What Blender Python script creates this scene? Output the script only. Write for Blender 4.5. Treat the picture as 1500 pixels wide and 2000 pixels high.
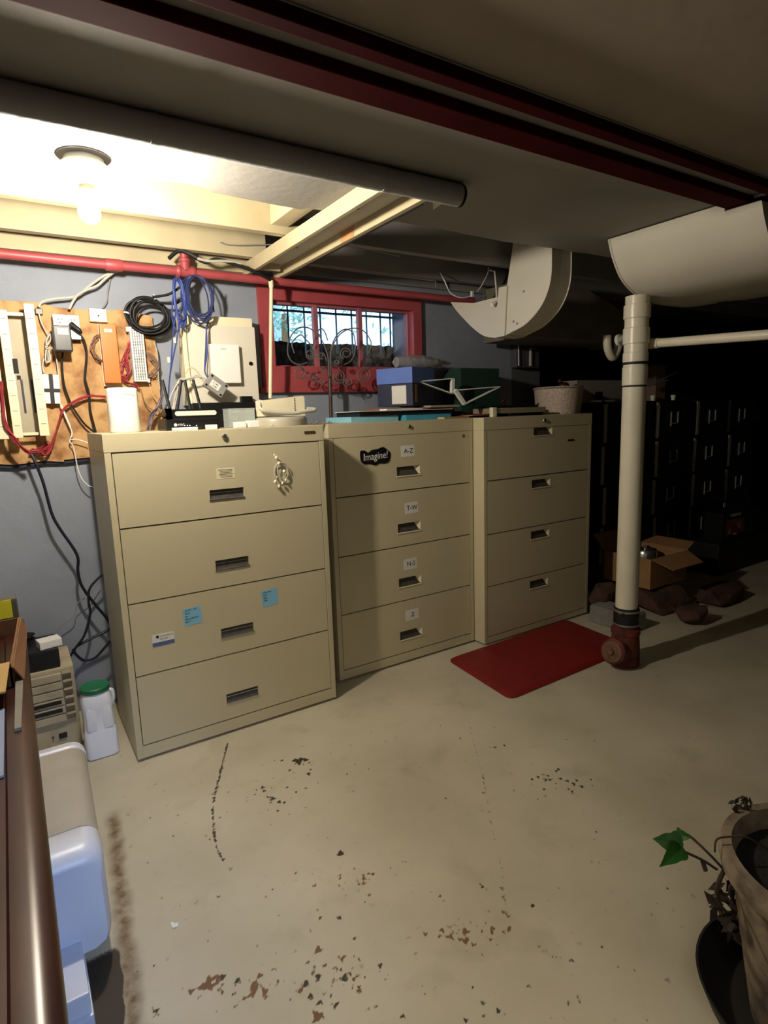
import bpy, bmesh, math, random
import numpy as np
from mathutils import Vector, Matrix, noise
random.seed(7)
C = bpy.context.scene.collection
for o in list(bpy.data.objects): bpy.data.objects.remove(o)
PI = math.pi
# ------------------------------------------------------------------ camera
CAM = Vector((0, 0, 1.37)); FPX = 1150.0
_y, _p, _r = [math.radians(a) for a in (32.35, 9.47, 1.92)]
FWD = Vector((math.sin(_y)*math.cos(_p), math.cos(_y)*math.cos(_p), -math.sin(_p)))
_rt = Vector((math.cos(_y), -math.sin(_y), 0)); _dn = FWD.cross(_rt)
RT = math.cos(_r)*_rt + math.sin(_r)*_dn
DN = -math.sin(_r)*_rt + math.cos(_r)*_dn
cd = bpy.data.cameras.new('camera'); cam = bpy.data.objects.new('camera', cd); C.objects.link(cam)
cd.sensor_fit = 'VERTICAL'; cd.sensor_height = 36; cd.lens = FPX/2000*36; cd.clip_start = 0.02
m = Matrix((RT, -DN, -FWD)).transposed().to_4x4(); m.translation = CAM; cam.matrix_world = m
bpy.context.scene.camera = cam
# ------------------------------------------------------------------ view and world
sc = bpy.context.scene
sc.view_settings.view_transform = 'Standard'; sc.view_settings.look = 'None'
sc.view_settings.gamma = 1; sc.view_settings.use_curve_mapping = False
sc.view_settings.exposure = 0.12
w = bpy.data.worlds.new('sky'); sc.world = w; w.use_nodes = True
w.node_tree.nodes['Background'].inputs[0].default_value = (0.46, 0.70, 1.0, 1)
w.node_tree.nodes['Background'].inputs[1].default_value = 2.6
BULB_STRENGTH = 1450.0
# warm fill light added behind the camera; no doorway is built
al = bpy.data.lights.new('rear_fill', 'AREA'); al.shape = 'RECTANGLE'; al.size = 0.9; al.size_y = 1.5
al.energy = 7.0; al.color = (1.0, 0.93, 0.80)
alo = bpy.data.objects.new('rear_fill', al); C.objects.link(alo)
alo.location = (-0.35, -0.55, 1.95)
alo.rotation_euler = (Vector((0.25, 1.45, 0.0))-alo.location).to_track_quat('-Z', 'Y').to_euler()
al.spread = math.radians(85)
a2 = bpy.data.lights.new('blue_fill', 'AREA'); a2.shape = 'RECTANGLE'; a2.size = 0.7; a2.size_y = 0.5  # blue fill added on the appliance, standing in for daylight from the left
a2.energy = 1.2; a2.color = (0.38, 0.56, 1.0); a2.spread = math.radians(32)
a2o = bpy.data.objects.new('blue_fill', a2); C.objects.link(a2o)
a2o.location = (0.45, -0.7, 1.5)
a2o.rotation_euler = (Vector((0.08, 1.45, 0.2))-a2o.location).to_track_quat('-Z', 'Y').to_euler()

# ------------------------------------------------------------------ helpers
def ray(px, py): return FWD + RT*((px-750)/FPX) + DN*((py-1000)/FPX)
def P(px, py, x=None, y=None, z=None):
    d = ray(px, py)
    if x is not None: t = x/d.x
    elif y is not None: t = y/d.y
    else: t = (z-CAM.z)/d.z
    return CAM + d*t
def hexc(h):
    v = [int(h[i:i+2], 16)/255 for i in (0, 2, 4)]
    return tuple(c/12.92 if c <= 0.04045 else ((c+0.055)/1.055)**2.4 for c in v)
MATS = {}
def mat(name, col, rough=0.6, metal=0.0, var=0.06, scale=12, bump=0.0, bscale=60, emit=0, alpha=1, trans=0, spec=0.5, col2=None, thr=None):
    if name in MATS: return MATS[name]
    c = hexc(col) if isinstance(col, str) else col
    M = bpy.data.materials.new(name); M.use_nodes = True; nt = M.node_tree; b = nt.nodes['Principled BSDF']
    b.inputs['Roughness'].default_value = rough; b.inputs['Metallic'].default_value = metal
    b.inputs['Specular IOR Level'].default_value = spec
    if emit:
        b.inputs['Emission Color'].default_value = (*c, 1); b.inputs['Emission Strength'].default_value = emit
    tc = nt.nodes.new('ShaderNodeTexCoord')
    nz = nt.nodes.new('ShaderNodeTexNoise'); nz.inputs['Scale'].default_value = scale; nz.inputs['Detail'].default_value = 5
    nt.links.new(tc.outputs['Object'], nz.inputs['Vector'])
    cr = nt.nodes.new('ShaderNodeValToRGB')
    if col2:
        c2 = hexc(col2); a, e = thr or (0.4, 0.6)
        cr.color_ramp.elements[0].position = a; cr.color_ramp.elements[1].position = e
        cr.color_ramp.elements[0].color = (*c2, 1); cr.color_ramp.elements[1].color = (*c, 1)
    else:
        cr.color_ramp.elements[0].position = 0.3; cr.color_ramp.elements[1].position = 0.7
        cr.color_ramp.elements[0].color = (*[max(0, v*(1-var)) for v in c], 1)
        cr.color_ramp.elements[1].color = (*[min(1, v*(1+var)) for v in c], 1)
    nt.links.new(nz.outputs['Fac'], cr.inputs['Fac']); nt.links.new(cr.outputs['Color'], b.inputs['Base Color'])
    if bump:
        n2 = nt.nodes.new('ShaderNodeTexNoise'); n2.inputs['Scale'].default_value = bscale; n2.inputs['Detail'].default_value = 4
        nt.links.new(tc.outputs['Object'], n2.inputs['Vector'])
        bp = nt.nodes.new('ShaderNodeBump'); bp.inputs['Strength'].default_value = bump; bp.inputs['Distance'].default_value = 0.01
        nt.links.new(n2.outputs['Fac'], bp.inputs['Height']); nt.links.new(bp.outputs['Normal'], b.inputs['Normal'])
    if trans:
        b.inputs['Transmission Weight'].default_value = trans; b.inputs['IOR'].default_value = 1.45
    b.inputs['Alpha'].default_value = alpha
    MATS[name] = M; return M

def bm_(): return bmesh.new()
def addbox(bm, x0, y0, z0, x1, y1, z1, bev=0.0, M=None):
    ps = [(x, y, z) for x in (x0, x1) for y in (y0, y1) for z in (z0, z1)]
    v = [bm.verts.new(p) for p in ps]
    fs = [bm.faces.new([v[i] for i in f]) for f in ((0,1,3,2),(4,6,7,5),(0,4,5,1),(2,3,7,6),(0,2,6,4),(1,5,7,3))]
    out = v
    if bev:
        es = list({e for f in fs for e in f.edges})
        r = bmesh.ops.bevel(bm, geom=es, offset=bev, segments=2, affect='EDGES', profile=0.7)
        out = list({x for f in r['faces'] for x in f.verts} | {x for x in v if x.is_valid})
    if M is not None: bmesh.ops.transform(bm, matrix=M, verts=out)
    return out
def smooth(pts, n=6):
    pts = [Vector(p) for p in pts]
    if len(pts) < 3: return pts
    out = []
    for i in range(len(pts)-1):
        p0 = pts[max(i-1, 0)]; p1 = pts[i]; p2 = pts[i+1]; p3 = pts[min(i+2, len(pts)-1)]
        for k in range(n):
            t = k/n
            out.append(0.5*((2*p1)+(-p0+p2)*t+(2*p0-5*p1+4*p2-p3)*t*t+(-p0+3*p1-3*p2+p3)*t**3))
    out.append(pts[-1]); return out
def tube(bm, pts, r, seg=8, sm=6, cap=True, r1=None, flat=1.0):
    p = smooth(pts, sm) if sm else [Vector(q) for q in pts]
    n = len(p); rings = []; up = None
    for i in range(n):
        t = (p[min(i+1, n-1)]-p[max(i-1, 0)])
        if t.length < 1e-9: t = Vector((0, 0, 1))
        t.normalize()
        if up is None:
            up = Vector((0, 0, 1)) if abs(t.z) < 0.9 else Vector((1, 0, 0))
        up = (up - t*up.dot(t))
        if up.length < 1e-6: up = t.orthogonal()
        up.normalize(); s = t.cross(up)
        rr = r if r1 is None else r+(r1-r)*i/(n-1)
        rings.append([bm.verts.new(p[i]+(up*math.cos(a)*rr+s*math.sin(a)*rr*flat)) for a in [2*PI*k/seg for k in range(seg)]])
    for a, b in zip(rings, rings[1:]):
        for k in range(seg): bm.faces.new((a[k], a[(k+1) % seg], b[(k+1) % seg], b[k]))
    if cap: bm.faces.new(rings[0][::-1]); bm.faces.new(rings[-1])
def lathe(bm, prof, c=(0,0,0), axis=(0,0,1), seg=32, sy=1.0, a0=0, a1=2*PI):
    ax = Vector(axis).normalized(); u = ax.orthogonal().normalized(); v = ax.cross(u); c = Vector(c)
    full = abs(a1-a0-2*PI) < 1e-6; n = seg if full else seg+1
    rings = []
    for r, h in prof:
        rings.append([bm.verts.new(c+ax*h+(u*math.cos(t)+v*math.sin(t)*sy)*max(r, 1e-4)) for t in [a0+(a1-a0)*k/seg for k in range(n)]])
    for a, b in zip(rings, rings[1:]):
        for k in range(seg):
            j = (k+1) % n
            bm.faces.new((a[k], a[j], b[j], b[k]))
    if full: bm.faces.new(rings[0][::-1]); bm.faces.new(rings[-1])
def prism(bm, poly, d):
    """poly: 3-D outline; extruded by vector d"""
    d = Vector(d); a = [bm.verts.new(Vector(p)) for p in poly]; b = [bm.verts.new(Vector(p)+d) for p in poly]
    n = len(a); bm.faces.new(a[::-1]); bm.faces.new(b)
    for i in range(n): bm.faces.new((a[i], a[(i+1) % n], b[(i+1) % n], b[i]))
def holeplate(bm, x0, z0, x1, z1, hx0, hz0, hx1, hz1, yf, th):
    o = [(x0,z0),(x1,z0),(x1,z1),(x0,z1)]; h = [(hx0,hz0),(hx1,hz0),(hx1,hz1),(hx0,hz1)]
    fo = [bm.verts.new((x, yf, z)) for x, z in o]; fh = [bm.verts.new((x, yf, z)) for x, z in h]
    bo = [bm.verts.new((x, yf+th, z)) for x, z in o]; bh = [bm.verts.new((x, yf+th, z)) for x, z in h]
    for i in range(4):
        j = (i+1) % 4
        bm.faces.new((fo[i], fo[j], fh[j], fh[i])); bm.faces.new((bo[j], bo[i], bh[i], bh[j]))
        bm.faces.new((fo[j], fo[i], bo[i], bo[j])); bm.faces.new((fh[i], fh[j], bh[j], bh[i]))
def rotm(angle, axis, c):
    c = Vector(c); return Matrix.Translation(c) @ Matrix.Rotation(angle, 4, axis) @ Matrix.Translation(-c)
def link(name, bm, m, parent=None, label=None, shade=False):
    bmesh.ops.recalc_face_normals(bm, faces=bm.faces)
    me = bpy.data.meshes.new(name); bm.to_mesh(me); bm.free()
    o = bpy.data.objects.new(name, me); C.objects.link(o); me.materials.append(m)
    if shade:
        for p in me.polygons: p.use_smooth = True
        try: me.set_sharp_from_angle(angle=math.radians(40))
        except Exception: pass
    if parent is not None: o.parent = parent; o.matrix_parent_inverse = parent_inv(parent)
    if label: o['label'] = label
    return o
def parent_inv(p):
    M = Matrix.Identity(4); q = p
    while q is not None:
        M = (Matrix.LocRotScale(q.location, q.rotation_euler, q.scale) if q.parent is None else q.matrix_parent_inverse @ Matrix.LocRotScale(q.location, q.rotation_euler, q.scale)) @ M
        q = q.parent
    return M.inverted()
def struct(name, bm, m, shade=False, parent=None):
    o = link(name, bm, m, parent, shade=shade)
    if parent is None: o['kind'] = 'structure'
    return o
def tag(o, label, cat, group=None, kind=None):
    o['label'] = label; o['category'] = cat
    if group: o['group'] = group
    if kind: o['kind'] = kind
    return o
def thing(name, label, cat, loc=(0,0,0), group=None):
    o = bpy.data.objects.new(name, None); C.objects.link(o); o.location = loc; o.empty_display_size = 0.05
    return tag(o, label, cat, group)
def copy_tree(o, dx, label=None, group=None):
    c = o.copy(); C.objects.link(c)
    c.location = o.location + Vector(dx)
    if label: c['label'] = label
    if group: c['group'] = group
    def rec(src, dst):
        for ch in list(src.children):
            k = ch.copy(); C.objects.link(k); k.parent = dst; rec(ch, k)
    rec(o, c); return c
def text(name, body, size, loc, m, parent, rot=(PI/2, 0, 0), align='CENTER', ext=0.0003, sx=1.0, label=None, shear=0):
    cu = bpy.data.curves.new(name, 'FONT'); cu.body = body; cu.size = size; cu.align_x = align; cu.align_y = 'CENTER'
    cu.extrude = ext; cu.shear = shear; cu.resolution_u = 2
    t = bpy.data.objects.new('tmp', cu); C.objects.link(t)
    bpy.context.view_layer.update()
    me = bpy.data.meshes.new_from_object(t.evaluated_get(bpy.context.evaluated_depsgraph_get()))
    bpy.data.objects.remove(t)
    R = Matrix.LocRotScale(Vector(loc), __import__('mathutils').Euler(rot), Vector((sx, 1, 1)))
    me.transform(R)
    o = bpy.data.objects.new(name, me); C.objects.link(o); me.materials.clear(); me.materials.append(m)
    if parent is not None: o.parent = parent; o.matrix_parent_inverse = parent_inv(parent)
    if label: o['label'] = label
    return o
def card(name, c, wd, ht, m, parent, rot=0, th=0.0006):
    """a thin card facing -Y"""
    bm = bm_(); addbox(bm, c[0]-wd/2, c[1]-th, c[2]-ht/2, c[0]+wd/2, c[1], c[2]+ht/2, M=rotm(rot, 'Y', c))
    return link(name, bm, m, parent)
def pxtube(bm, pts, y, r, seg=7, sm=6):
    """a cable through image points, each at its own distance from the wall"""
    out = []
    for q in pts:
        yy = q[2] if len(q) > 2 else y
        out.append(P(q[0], q[1], y=yy))
    tube(bm, out, r, seg, sm)

# ------------------------------------------------------------------ materials
m_cab = mat('putty_enamel', 'C2B898', 0.42, var=0.02, scale=3, bump=0.03, bscale=300)
m_cab_in = mat('cabinet_interior', '3A3528', 0.8)
m_pull = mat('pull_metal', '7d7a72', 0.35, 0.6, var=0.15, scale=40)
m_pull_dark = mat('pull_recess', '54504a', 0.45, 0.3, var=0.2, scale=60)
m_black = mat('black_plastic', '101012', 0.4, var=0.1)
m_rubber = mat('black_rubber', '0b0b0c', 0.6)
m_white = mat('white_plastic', 'e6e5e0', 0.4, var=0.02)
m_cream = mat('cream_plastic', 'e2d9ba', 0.5, var=0.03)
m_grey = mat('grey_plastic', '8a8885', 0.5)
m_lgrey = mat('light_grey_cable', 'b4b2a8', 0.5)
m_paper = mat('paper_white', 'dcdad2', 0.8)
m_ink = mat('dark_ink', '1d1b1c', 0.8)
m_steel = mat('bright_steel', 'b8b6b0', 0.25, 0.9)
m_dsteel = mat('dark_steel', '2a2826', 0.4, 0.7)
m_red = mat('red_pipe_paint', 'a0464a', 0.45, var=0.12, scale=9)  # paled toward pink, with the haze round the bulb put into the colour
m_redbeam = mat('dark_red_beam_paint', '3a0507', 0.9, var=0.2, scale=6, spec=0.08)
m_redwire = mat('red_wire_insulation', '9a2f38', 0.5, var=0.3, scale=30)
m_blue = mat('blue_cable', '2c3f86', 0.45)
m_plaster = mat('grey_ceiling_paint', '918e87', 0.75, var=0.05, scale=2.5, bump=0.15, bscale=30)
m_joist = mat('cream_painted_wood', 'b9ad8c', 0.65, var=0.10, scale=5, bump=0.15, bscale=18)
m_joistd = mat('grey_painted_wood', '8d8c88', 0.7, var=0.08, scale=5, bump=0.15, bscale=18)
m_duct = mat('white_duct_paint', 'cfcabb', 0.55, var=0.05, scale=4, bump=0.06, bscale=50)
m_ply = mat('plywood', 'bd9664', 0.75, col2='85592f', thr=(0.34, 0.56), scale=13, bump=0.1)
m_pvc = mat('white_pvc', 'd9d3bf', 0.32, var=0.06, scale=7)
m_rust = mat('rusty_cast_iron', '7a2f20', 0.75, col2='3c1a12', thr=(0.35, 0.65), scale=14, bump=0.4, bscale=60)
m_card = mat('cardboard', '9a7448', 0.8, var=0.08)
m_wood = mat('mahogany_varnish', '3a1a11', 0.30, col2='220c07', thr=(0.3, 0.7), scale=6)

# ------------------------------------------------------------------ floor
STAINS = []
def st(px, py, r, d, kind=0, sx=1.0, ang=0.0):
    p = P(px, py, z=0.0); STAINS.append((p.x, p.y, r, d, kind, sx, ang))
def make_floor():
    x0, x1, y0, y1, h = -0.7, 3.4, 0.35, 3.0, 0.0065
    xs = np.arange(x0, x1+h/2, h); ys = np.arange(y0, y1+h/2, h)
    nx, ny = len(xs), len(ys)
    Xg, Yg = np.meshgrid(xs, ys)
    dark = np.zeros_like(Xg); brown = np.zeros_like(Xg)
    rng = np.random.default_rng(3)
    def lines(pts, r, d, kind=0, gap=0.0):
        q = [P(a, b, z=0) for a, b in pts]; q = smooth(q, 8)
        for i in range(len(q)-1):
            n = max(1, int((q[i+1]-q[i]).length/(r*0.9)))
            for k in range(n):
                if rng.random() < gap: continue
                c = q[i].lerp(q[i+1], k/n); j = rng.normal(0, r*0.18, 2)
                STAINS.append((c.x+j[0], c.y+j[1], r*rng.uniform(0.6, 1.3), d*rng.uniform(0.5, 1), kind, 1, 0))
    # cracks
    lines([(445,1450),(430,1510),(418,1560),(416,1600),(422,1650),(437,1682)], 0.0044, 0.85, gap=0.18)
    lines([(452,1697),(450,1692)], 0.011, 0.8)
    lines([(890,1360),(910,1390),(925,1450),(940,1500),(948,1540),(962,1620),(980,1700),(988,1770),(994,1830)], 0.0042, 0.45, gap=0.35)
    # big chips and clusters read off the photo: px, py, radius, depth, kind(0 dark, 1 brown)
    for a in [(583,1486,.030,1,0),(597,1484,.016,.9,0),(566,1504,.010,.8,0),(603,1512,.012,.7,0),(512,1538,.012,1,0),(532,1560,.015,.9,0),
              (545,1566,.013,.8,0),(524,1556,.009,.9,0),(555,1568,.009,.8,0),(565,1590,.008,.5,0),(665,1667,.016,.9,0),(676,1497,.008,.5,0),
              (789,1684,.009,.8,0),(402,1632,.008,.7,0),(410,1639,.007,.6,0),(430,1597,.008,.6,0),(530,1610,.006,.5,0),
              (472,1614,.006,.5,0),(625,1793,.010,.7,0),(663,1793,.011,.7,0),(605,1818,.009,.6,0),(502,1848,.008,.5,0),(743,1886,.010,.8,0),
              (621,1855,.015,.9,1),(668,1871,.014,.8,1),(405,1923,.024,1,1),(424,1913,.014,1,1),(435,1908,.012,.9,0),(374,1937,.012,.8,1),
              (355,1935,.008,.6,1),(464,1916,.011,.8,0),(497,1933,.012,.9,1),(490,1945,.011,.9,1),(517,1937,.012,.9,1),(473,1950,.010,.8,1),
              (505,1922,.008,.7,0),(622,1908,.013,.8,0),(672,1910,.013,.9,0),(598,1922,.013,.8,0),(606,1945,.010,.8,0),(624,1960,.011,.8,0),
              (620,1985,.018,1,1),(654,1963,.012,.8,0),(460,1966,.008,.6,0),(423,1975,.007,.5,0),(688,1928,.008,.6,0),(734,1965,.009,.6,0),
              (305,1975,.009,.7,0),(787,1985,.009,.7,0),(250,1590,.016,.4,1),(320,1545,.012,.35,0),(303,1532,.016,.35,0),(353,1730,.014,.3,0),
              (350,1770,.011,.3,0),(692,1697,.010,.45,0),(640,1705,.010,.35,0),(610,1707,.009,.35,0),(700,1740,.008,.4,0),(752,1446,.008,.5,0),
              (774,1441,.008,.6,0),(755,1448,.006,.6,0),(678,1512,.009,.6,0),(860,1418,.007,.6,0),(967,1459,.010,.9,0),(985,1456,.008,.9,0),
              (957,1461,.008,.8,0),(1050,1518,.011,.8,0),(1038,1531,.008,.8,0),(1061,1513,.010,.7,0),(1070,1515,.009,.7,0),(1095,1521,.012,.7,0),
              (1108,1525,.013,.7,0),(1120,1530,.012,.7,0),(1136,1536,.013,.8,0),(1118,1545,.009,.7,0),(1085,1540,.008,.4,0),(1025,1477,.010,.35,0),
              (1128,1556,.010,.3,0),(938,1488,.006,.7,0),(949,1494,.006,.7,0),(944,1520,.006,.8,0),(946,1530,.006,.7,0),(870,1559,.010,.6,0),
              (820,1500,.009,.4,0),(809,1731,.007,.5,0),(943,1732,.007,.8,0),(981,1734,.008,.9,0),(1040,1769,.009,.8,0),(1304,1914,.016,.4,0),
              (863,1817,.011,.8,1),(880,1829,.016,.7,1),(910,1818,.015,.7,1),(909,1838,.011,.9,1),(896,1796,.010,.4,1),(890,1806,.008,.6,1),
              (962,1813,.012,.7,1),(950,1803,.009,.6,1),(992,1788,.009,.8,1),(996,1813,.009,.9,1),(860,1750,.011,.6,0),(867,1760,.009,.5,0),
              (822,1840,.009,.4,0),(812,1862,.010,.4,0),(922,1930,.008,.7,0),(944,1958,.009,.7,0),(973,1974,.009,.7,0),(910,1993,.008,.8,0),
              (1108,1875,.014,.25,0),(1164,1625,.008,.7,0),(1162,1640,.007,.5,0),(1092,1734,.008,.5,0),(1113,1738,.007,.4,0),(1303,1735,.007,.6,0),
              (1168,1938,.024,.25,0),(840,1409,.008,.5,0),(870,1421,.007,.4,0),(900,1424,.007,.35,0),(788,1606,.008,.4,0),(1200,1392,.012,.3,0)]:
        st(a[0], a[1], a[2]*0.62, a[3], a[4])
    for i in range(230):   # small specks spread over the slab, denser near the camera
        px = rng.uniform(260, 1300); py = rng.uniform(1420, 2000) if rng.random() < .6 else rng.uniform(1700, 2000)
        st(px, py, rng.uniform(.0022, .006), rng.uniform(.15, .7), int(rng.random() < .3))
    for cx, cy in ((600,1500),(530,1560),(490,1935),(620,1920),(910,1820),(1095,1530),(680,1720),(660,1900)):
        for i in range(26):
            st(cx+rng.normal(0, 38), cy+rng.normal(0, 16), rng.uniform(.0025, .007), rng.uniform(.3, .9), int(cy > 1700))
    for (cx, cy, r, d, kind, sx, ang) in STAINS:
        R = r*2.6
        i0 = max(0, int((cx-R-x0)/h)); i1 = min(nx, int((cx+R-x0)/h)+2); j0 = max(0, int((cy-R-y0)/h)); j1 = min(ny, int((cy+R-y0)/h)+2)
        if i1 <= i0 or j1 <= j0: continue
        dx = Xg[j0:j1, i0:i1]-cx; dy = Yg[j0:j1, i0:i1]-cy
        a = np.arctan2(dy, dx); rr = r*(1+0.35*np.sin(3*a+cx*90)+0.22*np.sin(7*a+cy*130))
        v = np.clip(1.35-np.hypot(dx, dy)/rr, 0, 1)**0.7*d
        T = brown if kind else dark
        T[j0:j1, i0:i1] = np.maximum(T[j0:j1, i0:i1], v)
    # the bare brown strip along the edge of the painted area, left
    ed = 0.168+0.002*np.sin(Yg*23)+0.002*np.sin(Yg*71)-0.072*(2.12-Yg)/0.8
    wd = 0.024+0.002*np.sin(Yg*27)+0.006*(2.12-Yg)
    s = np.clip(1.25-np.abs(Xg-ed)/wd, 0, 1)*np.clip((2.16-Yg)/0.06, 0, 1)
    strip = np.clip(s, 0, 1)
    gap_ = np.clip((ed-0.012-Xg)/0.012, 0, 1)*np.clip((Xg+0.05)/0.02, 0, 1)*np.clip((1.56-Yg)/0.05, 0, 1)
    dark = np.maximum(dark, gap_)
    verts = np.stack([Xg.ravel(), Yg.ravel(), np.zeros(nx*ny)], 1)
    idx = np.arange(nx*ny).reshape(ny, nx)
    q = np.stack([idx[:-1,:-1].ravel(), idx[:-1,1:].ravel(), idx[1:,1:].ravel(), idx[1:,:-1].ravel()], 1)
    big = [(-2.2,-1.8),(x0,-1.8),(x1,-1.8),(8,-1.8),(-2.2,y0),(8,y0),(-2.2,y1),(8,y1),(-2.2,4.2),(x0,4.2),(x1,4.2),(8,4.2)]
    bi = len(verts); xe0, xe1, ye0, ye1 = xs[0], xs[-1], ys[0], ys[-1]
    big = [(-2.2,-1.8),(xe0,-1.8),(xe1,-1.8),(8,-1.8),(-2.2,ye0),(8,ye0),(-2.2,ye1),(8,ye1),(-2.2,4.2),(xe0,4.2),(xe1,4.2),(8,4.2)]
    verts = np.vstack([verts, [(a, b, 0) for a, b in big]])
    c00, c10, c01, c11 = idx[0,0], idx[0,-1], idx[-1,0], idx[-1,-1]
    extra = [(bi,bi+1,c00,bi+4),(bi+1,bi+2,c10,c00),(bi+2,bi+3,bi+5,c10),(bi+4,c00,c01,bi+6),(c10,bi+5,bi+7,c11),(bi+6,c01,bi+9,bi+8),(c01,c11,bi+10,bi+9),(c11,bi+7,bi+11,bi+10)]
    faces = np.vstack([q, extra])
    me = bpy.data.meshes.new('floor')
    me.vertices.add(len(verts)); me.vertices.foreach_set('co', verts.ravel())
    me.loops.add(faces.size); me.loops.foreach_set('vertex_index', faces.ravel().astype(np.int32))
    me.polygons.add(len(faces)); me.polygons.foreach_set('loop_start', np.arange(0, faces.size, 4, dtype=np.int32))
    me.update(calc_edges=True); me.validate()
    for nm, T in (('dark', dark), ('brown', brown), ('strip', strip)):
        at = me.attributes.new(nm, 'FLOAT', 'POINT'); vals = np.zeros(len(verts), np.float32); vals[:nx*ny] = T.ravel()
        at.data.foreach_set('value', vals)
    o = bpy.data.objects.new('floor', me); C.objects.link(o); o['kind'] = 'structure'
    M = bpy.data.materials.new('painted_concrete'); M.use_nodes = True; nt = M.node_tree; b = nt.nodes['Principled BSDF']
    L = nt.links.new; tc = nt.nodes.new('ShaderNodeTexCoord')
    def nz(s, d=6):
        n = nt.nodes.new('ShaderNodeTexNoise'); n.inputs['Scale'].default_value = s; n.inputs['Detail'].default_value = d; L(tc.outputs['Object'], n.inputs['Vector']); return n
    def ramp(src, p0, c0, p1, c1):
        r = nt.nodes.new('ShaderNodeValToRGB'); r.color_ramp.elements[0].position = p0; r.color_ramp.elements[1].position = p1
        r.color_ramp.elements[0].color = (*c0, 1); r.color_ramp.elements[1].color = (*c1, 1); L(src, r.inputs['Fac']); return r
    def mix(f, a, c):
        n = nt.nodes.new('ShaderNodeMix'); n.data_type = 'RGBA'; L(f, n.inputs[0])
        (L(a, n.inputs[6]) if not isinstance(a, tuple) else setattr(n.inputs[6], 'default_value', (*a, 1)))
        (L(c, n.inputs[7]) if not isinstance(c, tuple) else setattr(n.inputs[7], 'default_value', (*c, 1))); return n.outputs[2]
    base = ramp(nz(2.2).outputs['Fac'], 0.32, hexc('aca48e'), 0.68, hexc('c0b8a2')).outputs['Color']
    f1 = ramp(nz(5.5, 9).outputs['Fac'], 0.56, (0,0,0), 0.78, (0.45,)*3).outputs['Color']
    base = mix(f1, base, hexc('8c8268'))
    f2 = ramp(nz(34, 4).outputs['Fac'], 0.66, (0,0,0), 0.75, (0.35,)*3).outputs['Color']
    base = mix(f2, base, hexc('716650'))
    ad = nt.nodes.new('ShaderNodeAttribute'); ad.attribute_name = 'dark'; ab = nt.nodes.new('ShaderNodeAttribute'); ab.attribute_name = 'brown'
    nn = nz(110, 4)
    def rag(att, thr0, thr1):
        mth = nt.nodes.new('ShaderNodeMath'); mth.operation = 'MULTIPLY_ADD'; L(nn.outputs['Fac'], mth.inputs[0]); mth.inputs[1].default_value = 0.5; 
        ms = nt.nodes.new('ShaderNodeMath'); ms.operation = 'SUBTRACT'; L(att, ms.inputs[0]); ms.inputs[1].default_value = 0.25; L(ms.outputs[0], mth.inputs[2])
        gate = nt.nodes.new('ShaderNodeMath'); gate.operation = 'MULTIPLY'
        g2 = ramp(att, 0.02, (0,0,0), 0.15, (1,1,1)); L(g2.outputs['Color'], gate.inputs[0])
        r = ramp(mth.outputs[0], thr0, (0,0,0), thr1, (1,1,1)); L(r.outputs['Color'], gate.inputs[1]); return gate.outputs[0]
    asn = nt.nodes.new('ShaderNodeAttribute'); asn.attribute_name = 'strip'; n3 = nz(26, 8)
    ms3 = nt.nodes.new('ShaderNodeMath'); ms3.operation = 'MULTIPLY'; L(asn.outputs['Fac'], ms3.inputs[0]); L(ramp(n3.outputs['Fac'], 0.30, (0.35,)*3, 0.62, (1,1,1)).outputs['Color'], ms3.inputs[1])
    base = mix(ms3.outputs[0], base, hexc('6c5638'))
    base = mix(rag(ab.outputs['Fac'], 0.24, 0.50), base, hexc('6f5037'))
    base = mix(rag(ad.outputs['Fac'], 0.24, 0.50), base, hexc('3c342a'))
    L(base, b.inputs['Base Color']); b.inputs['Roughness'].default_value = 0.62; b.inputs['Specular IOR Level'].default_value = 0.35
    bp = nt.nodes.new('ShaderNodeBump'); bp.inputs['Strength'].default_value = 0.12; bp.inputs['Distance'].default_value = 0.01
    L(nz(18, 5).outputs['Fac'], bp.inputs['Height']); L(bp.outputs['Normal'], b.inputs['Normal'])
    me.materials.append(M)
make_floor()

# ------------------------------------------------------------------ walls
WY = 3.05
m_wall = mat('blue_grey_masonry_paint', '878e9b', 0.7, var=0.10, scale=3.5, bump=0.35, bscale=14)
WX0, WX1, WZ0, WZ1 = 1.19, 2.235, 1.53, 2.085
bm = bm_(); holeplate(bm, -2.2, 0, 3.02, 2.6, WX0, WZ0, WX1, WZ1, WY, 0.30); struct('wall_back', bm, m_wall)
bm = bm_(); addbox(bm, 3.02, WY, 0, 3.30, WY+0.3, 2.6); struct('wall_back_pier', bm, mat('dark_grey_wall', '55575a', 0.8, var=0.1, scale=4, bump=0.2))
m_dark = mat('near_black_wall', '2c2b2b', 0.9, var=0.15, scale=2)  # one even near-black colour for the far, return, right and front walls
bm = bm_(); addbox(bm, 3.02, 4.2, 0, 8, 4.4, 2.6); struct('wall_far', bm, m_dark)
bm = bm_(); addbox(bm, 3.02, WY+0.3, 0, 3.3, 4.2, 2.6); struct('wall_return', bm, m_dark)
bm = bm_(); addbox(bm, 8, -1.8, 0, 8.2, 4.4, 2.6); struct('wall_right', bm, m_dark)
bm = bm_(); addbox(bm, -2.4, -1.8, 0, -2.2, 3.35, 2.6); struct('wall_left', bm, m_wall)
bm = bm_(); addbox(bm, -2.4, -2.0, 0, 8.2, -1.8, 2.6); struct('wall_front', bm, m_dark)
# subfloor seen between the joists
bm = bm_(); addbox(bm, -2.4, -2.0, 2.36, 8.2, 4.4, 2.6); struct('ceiling', bm, mat('subfloor_boards', '9d968a', 0.8, var=0.1, scale=4))
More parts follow.
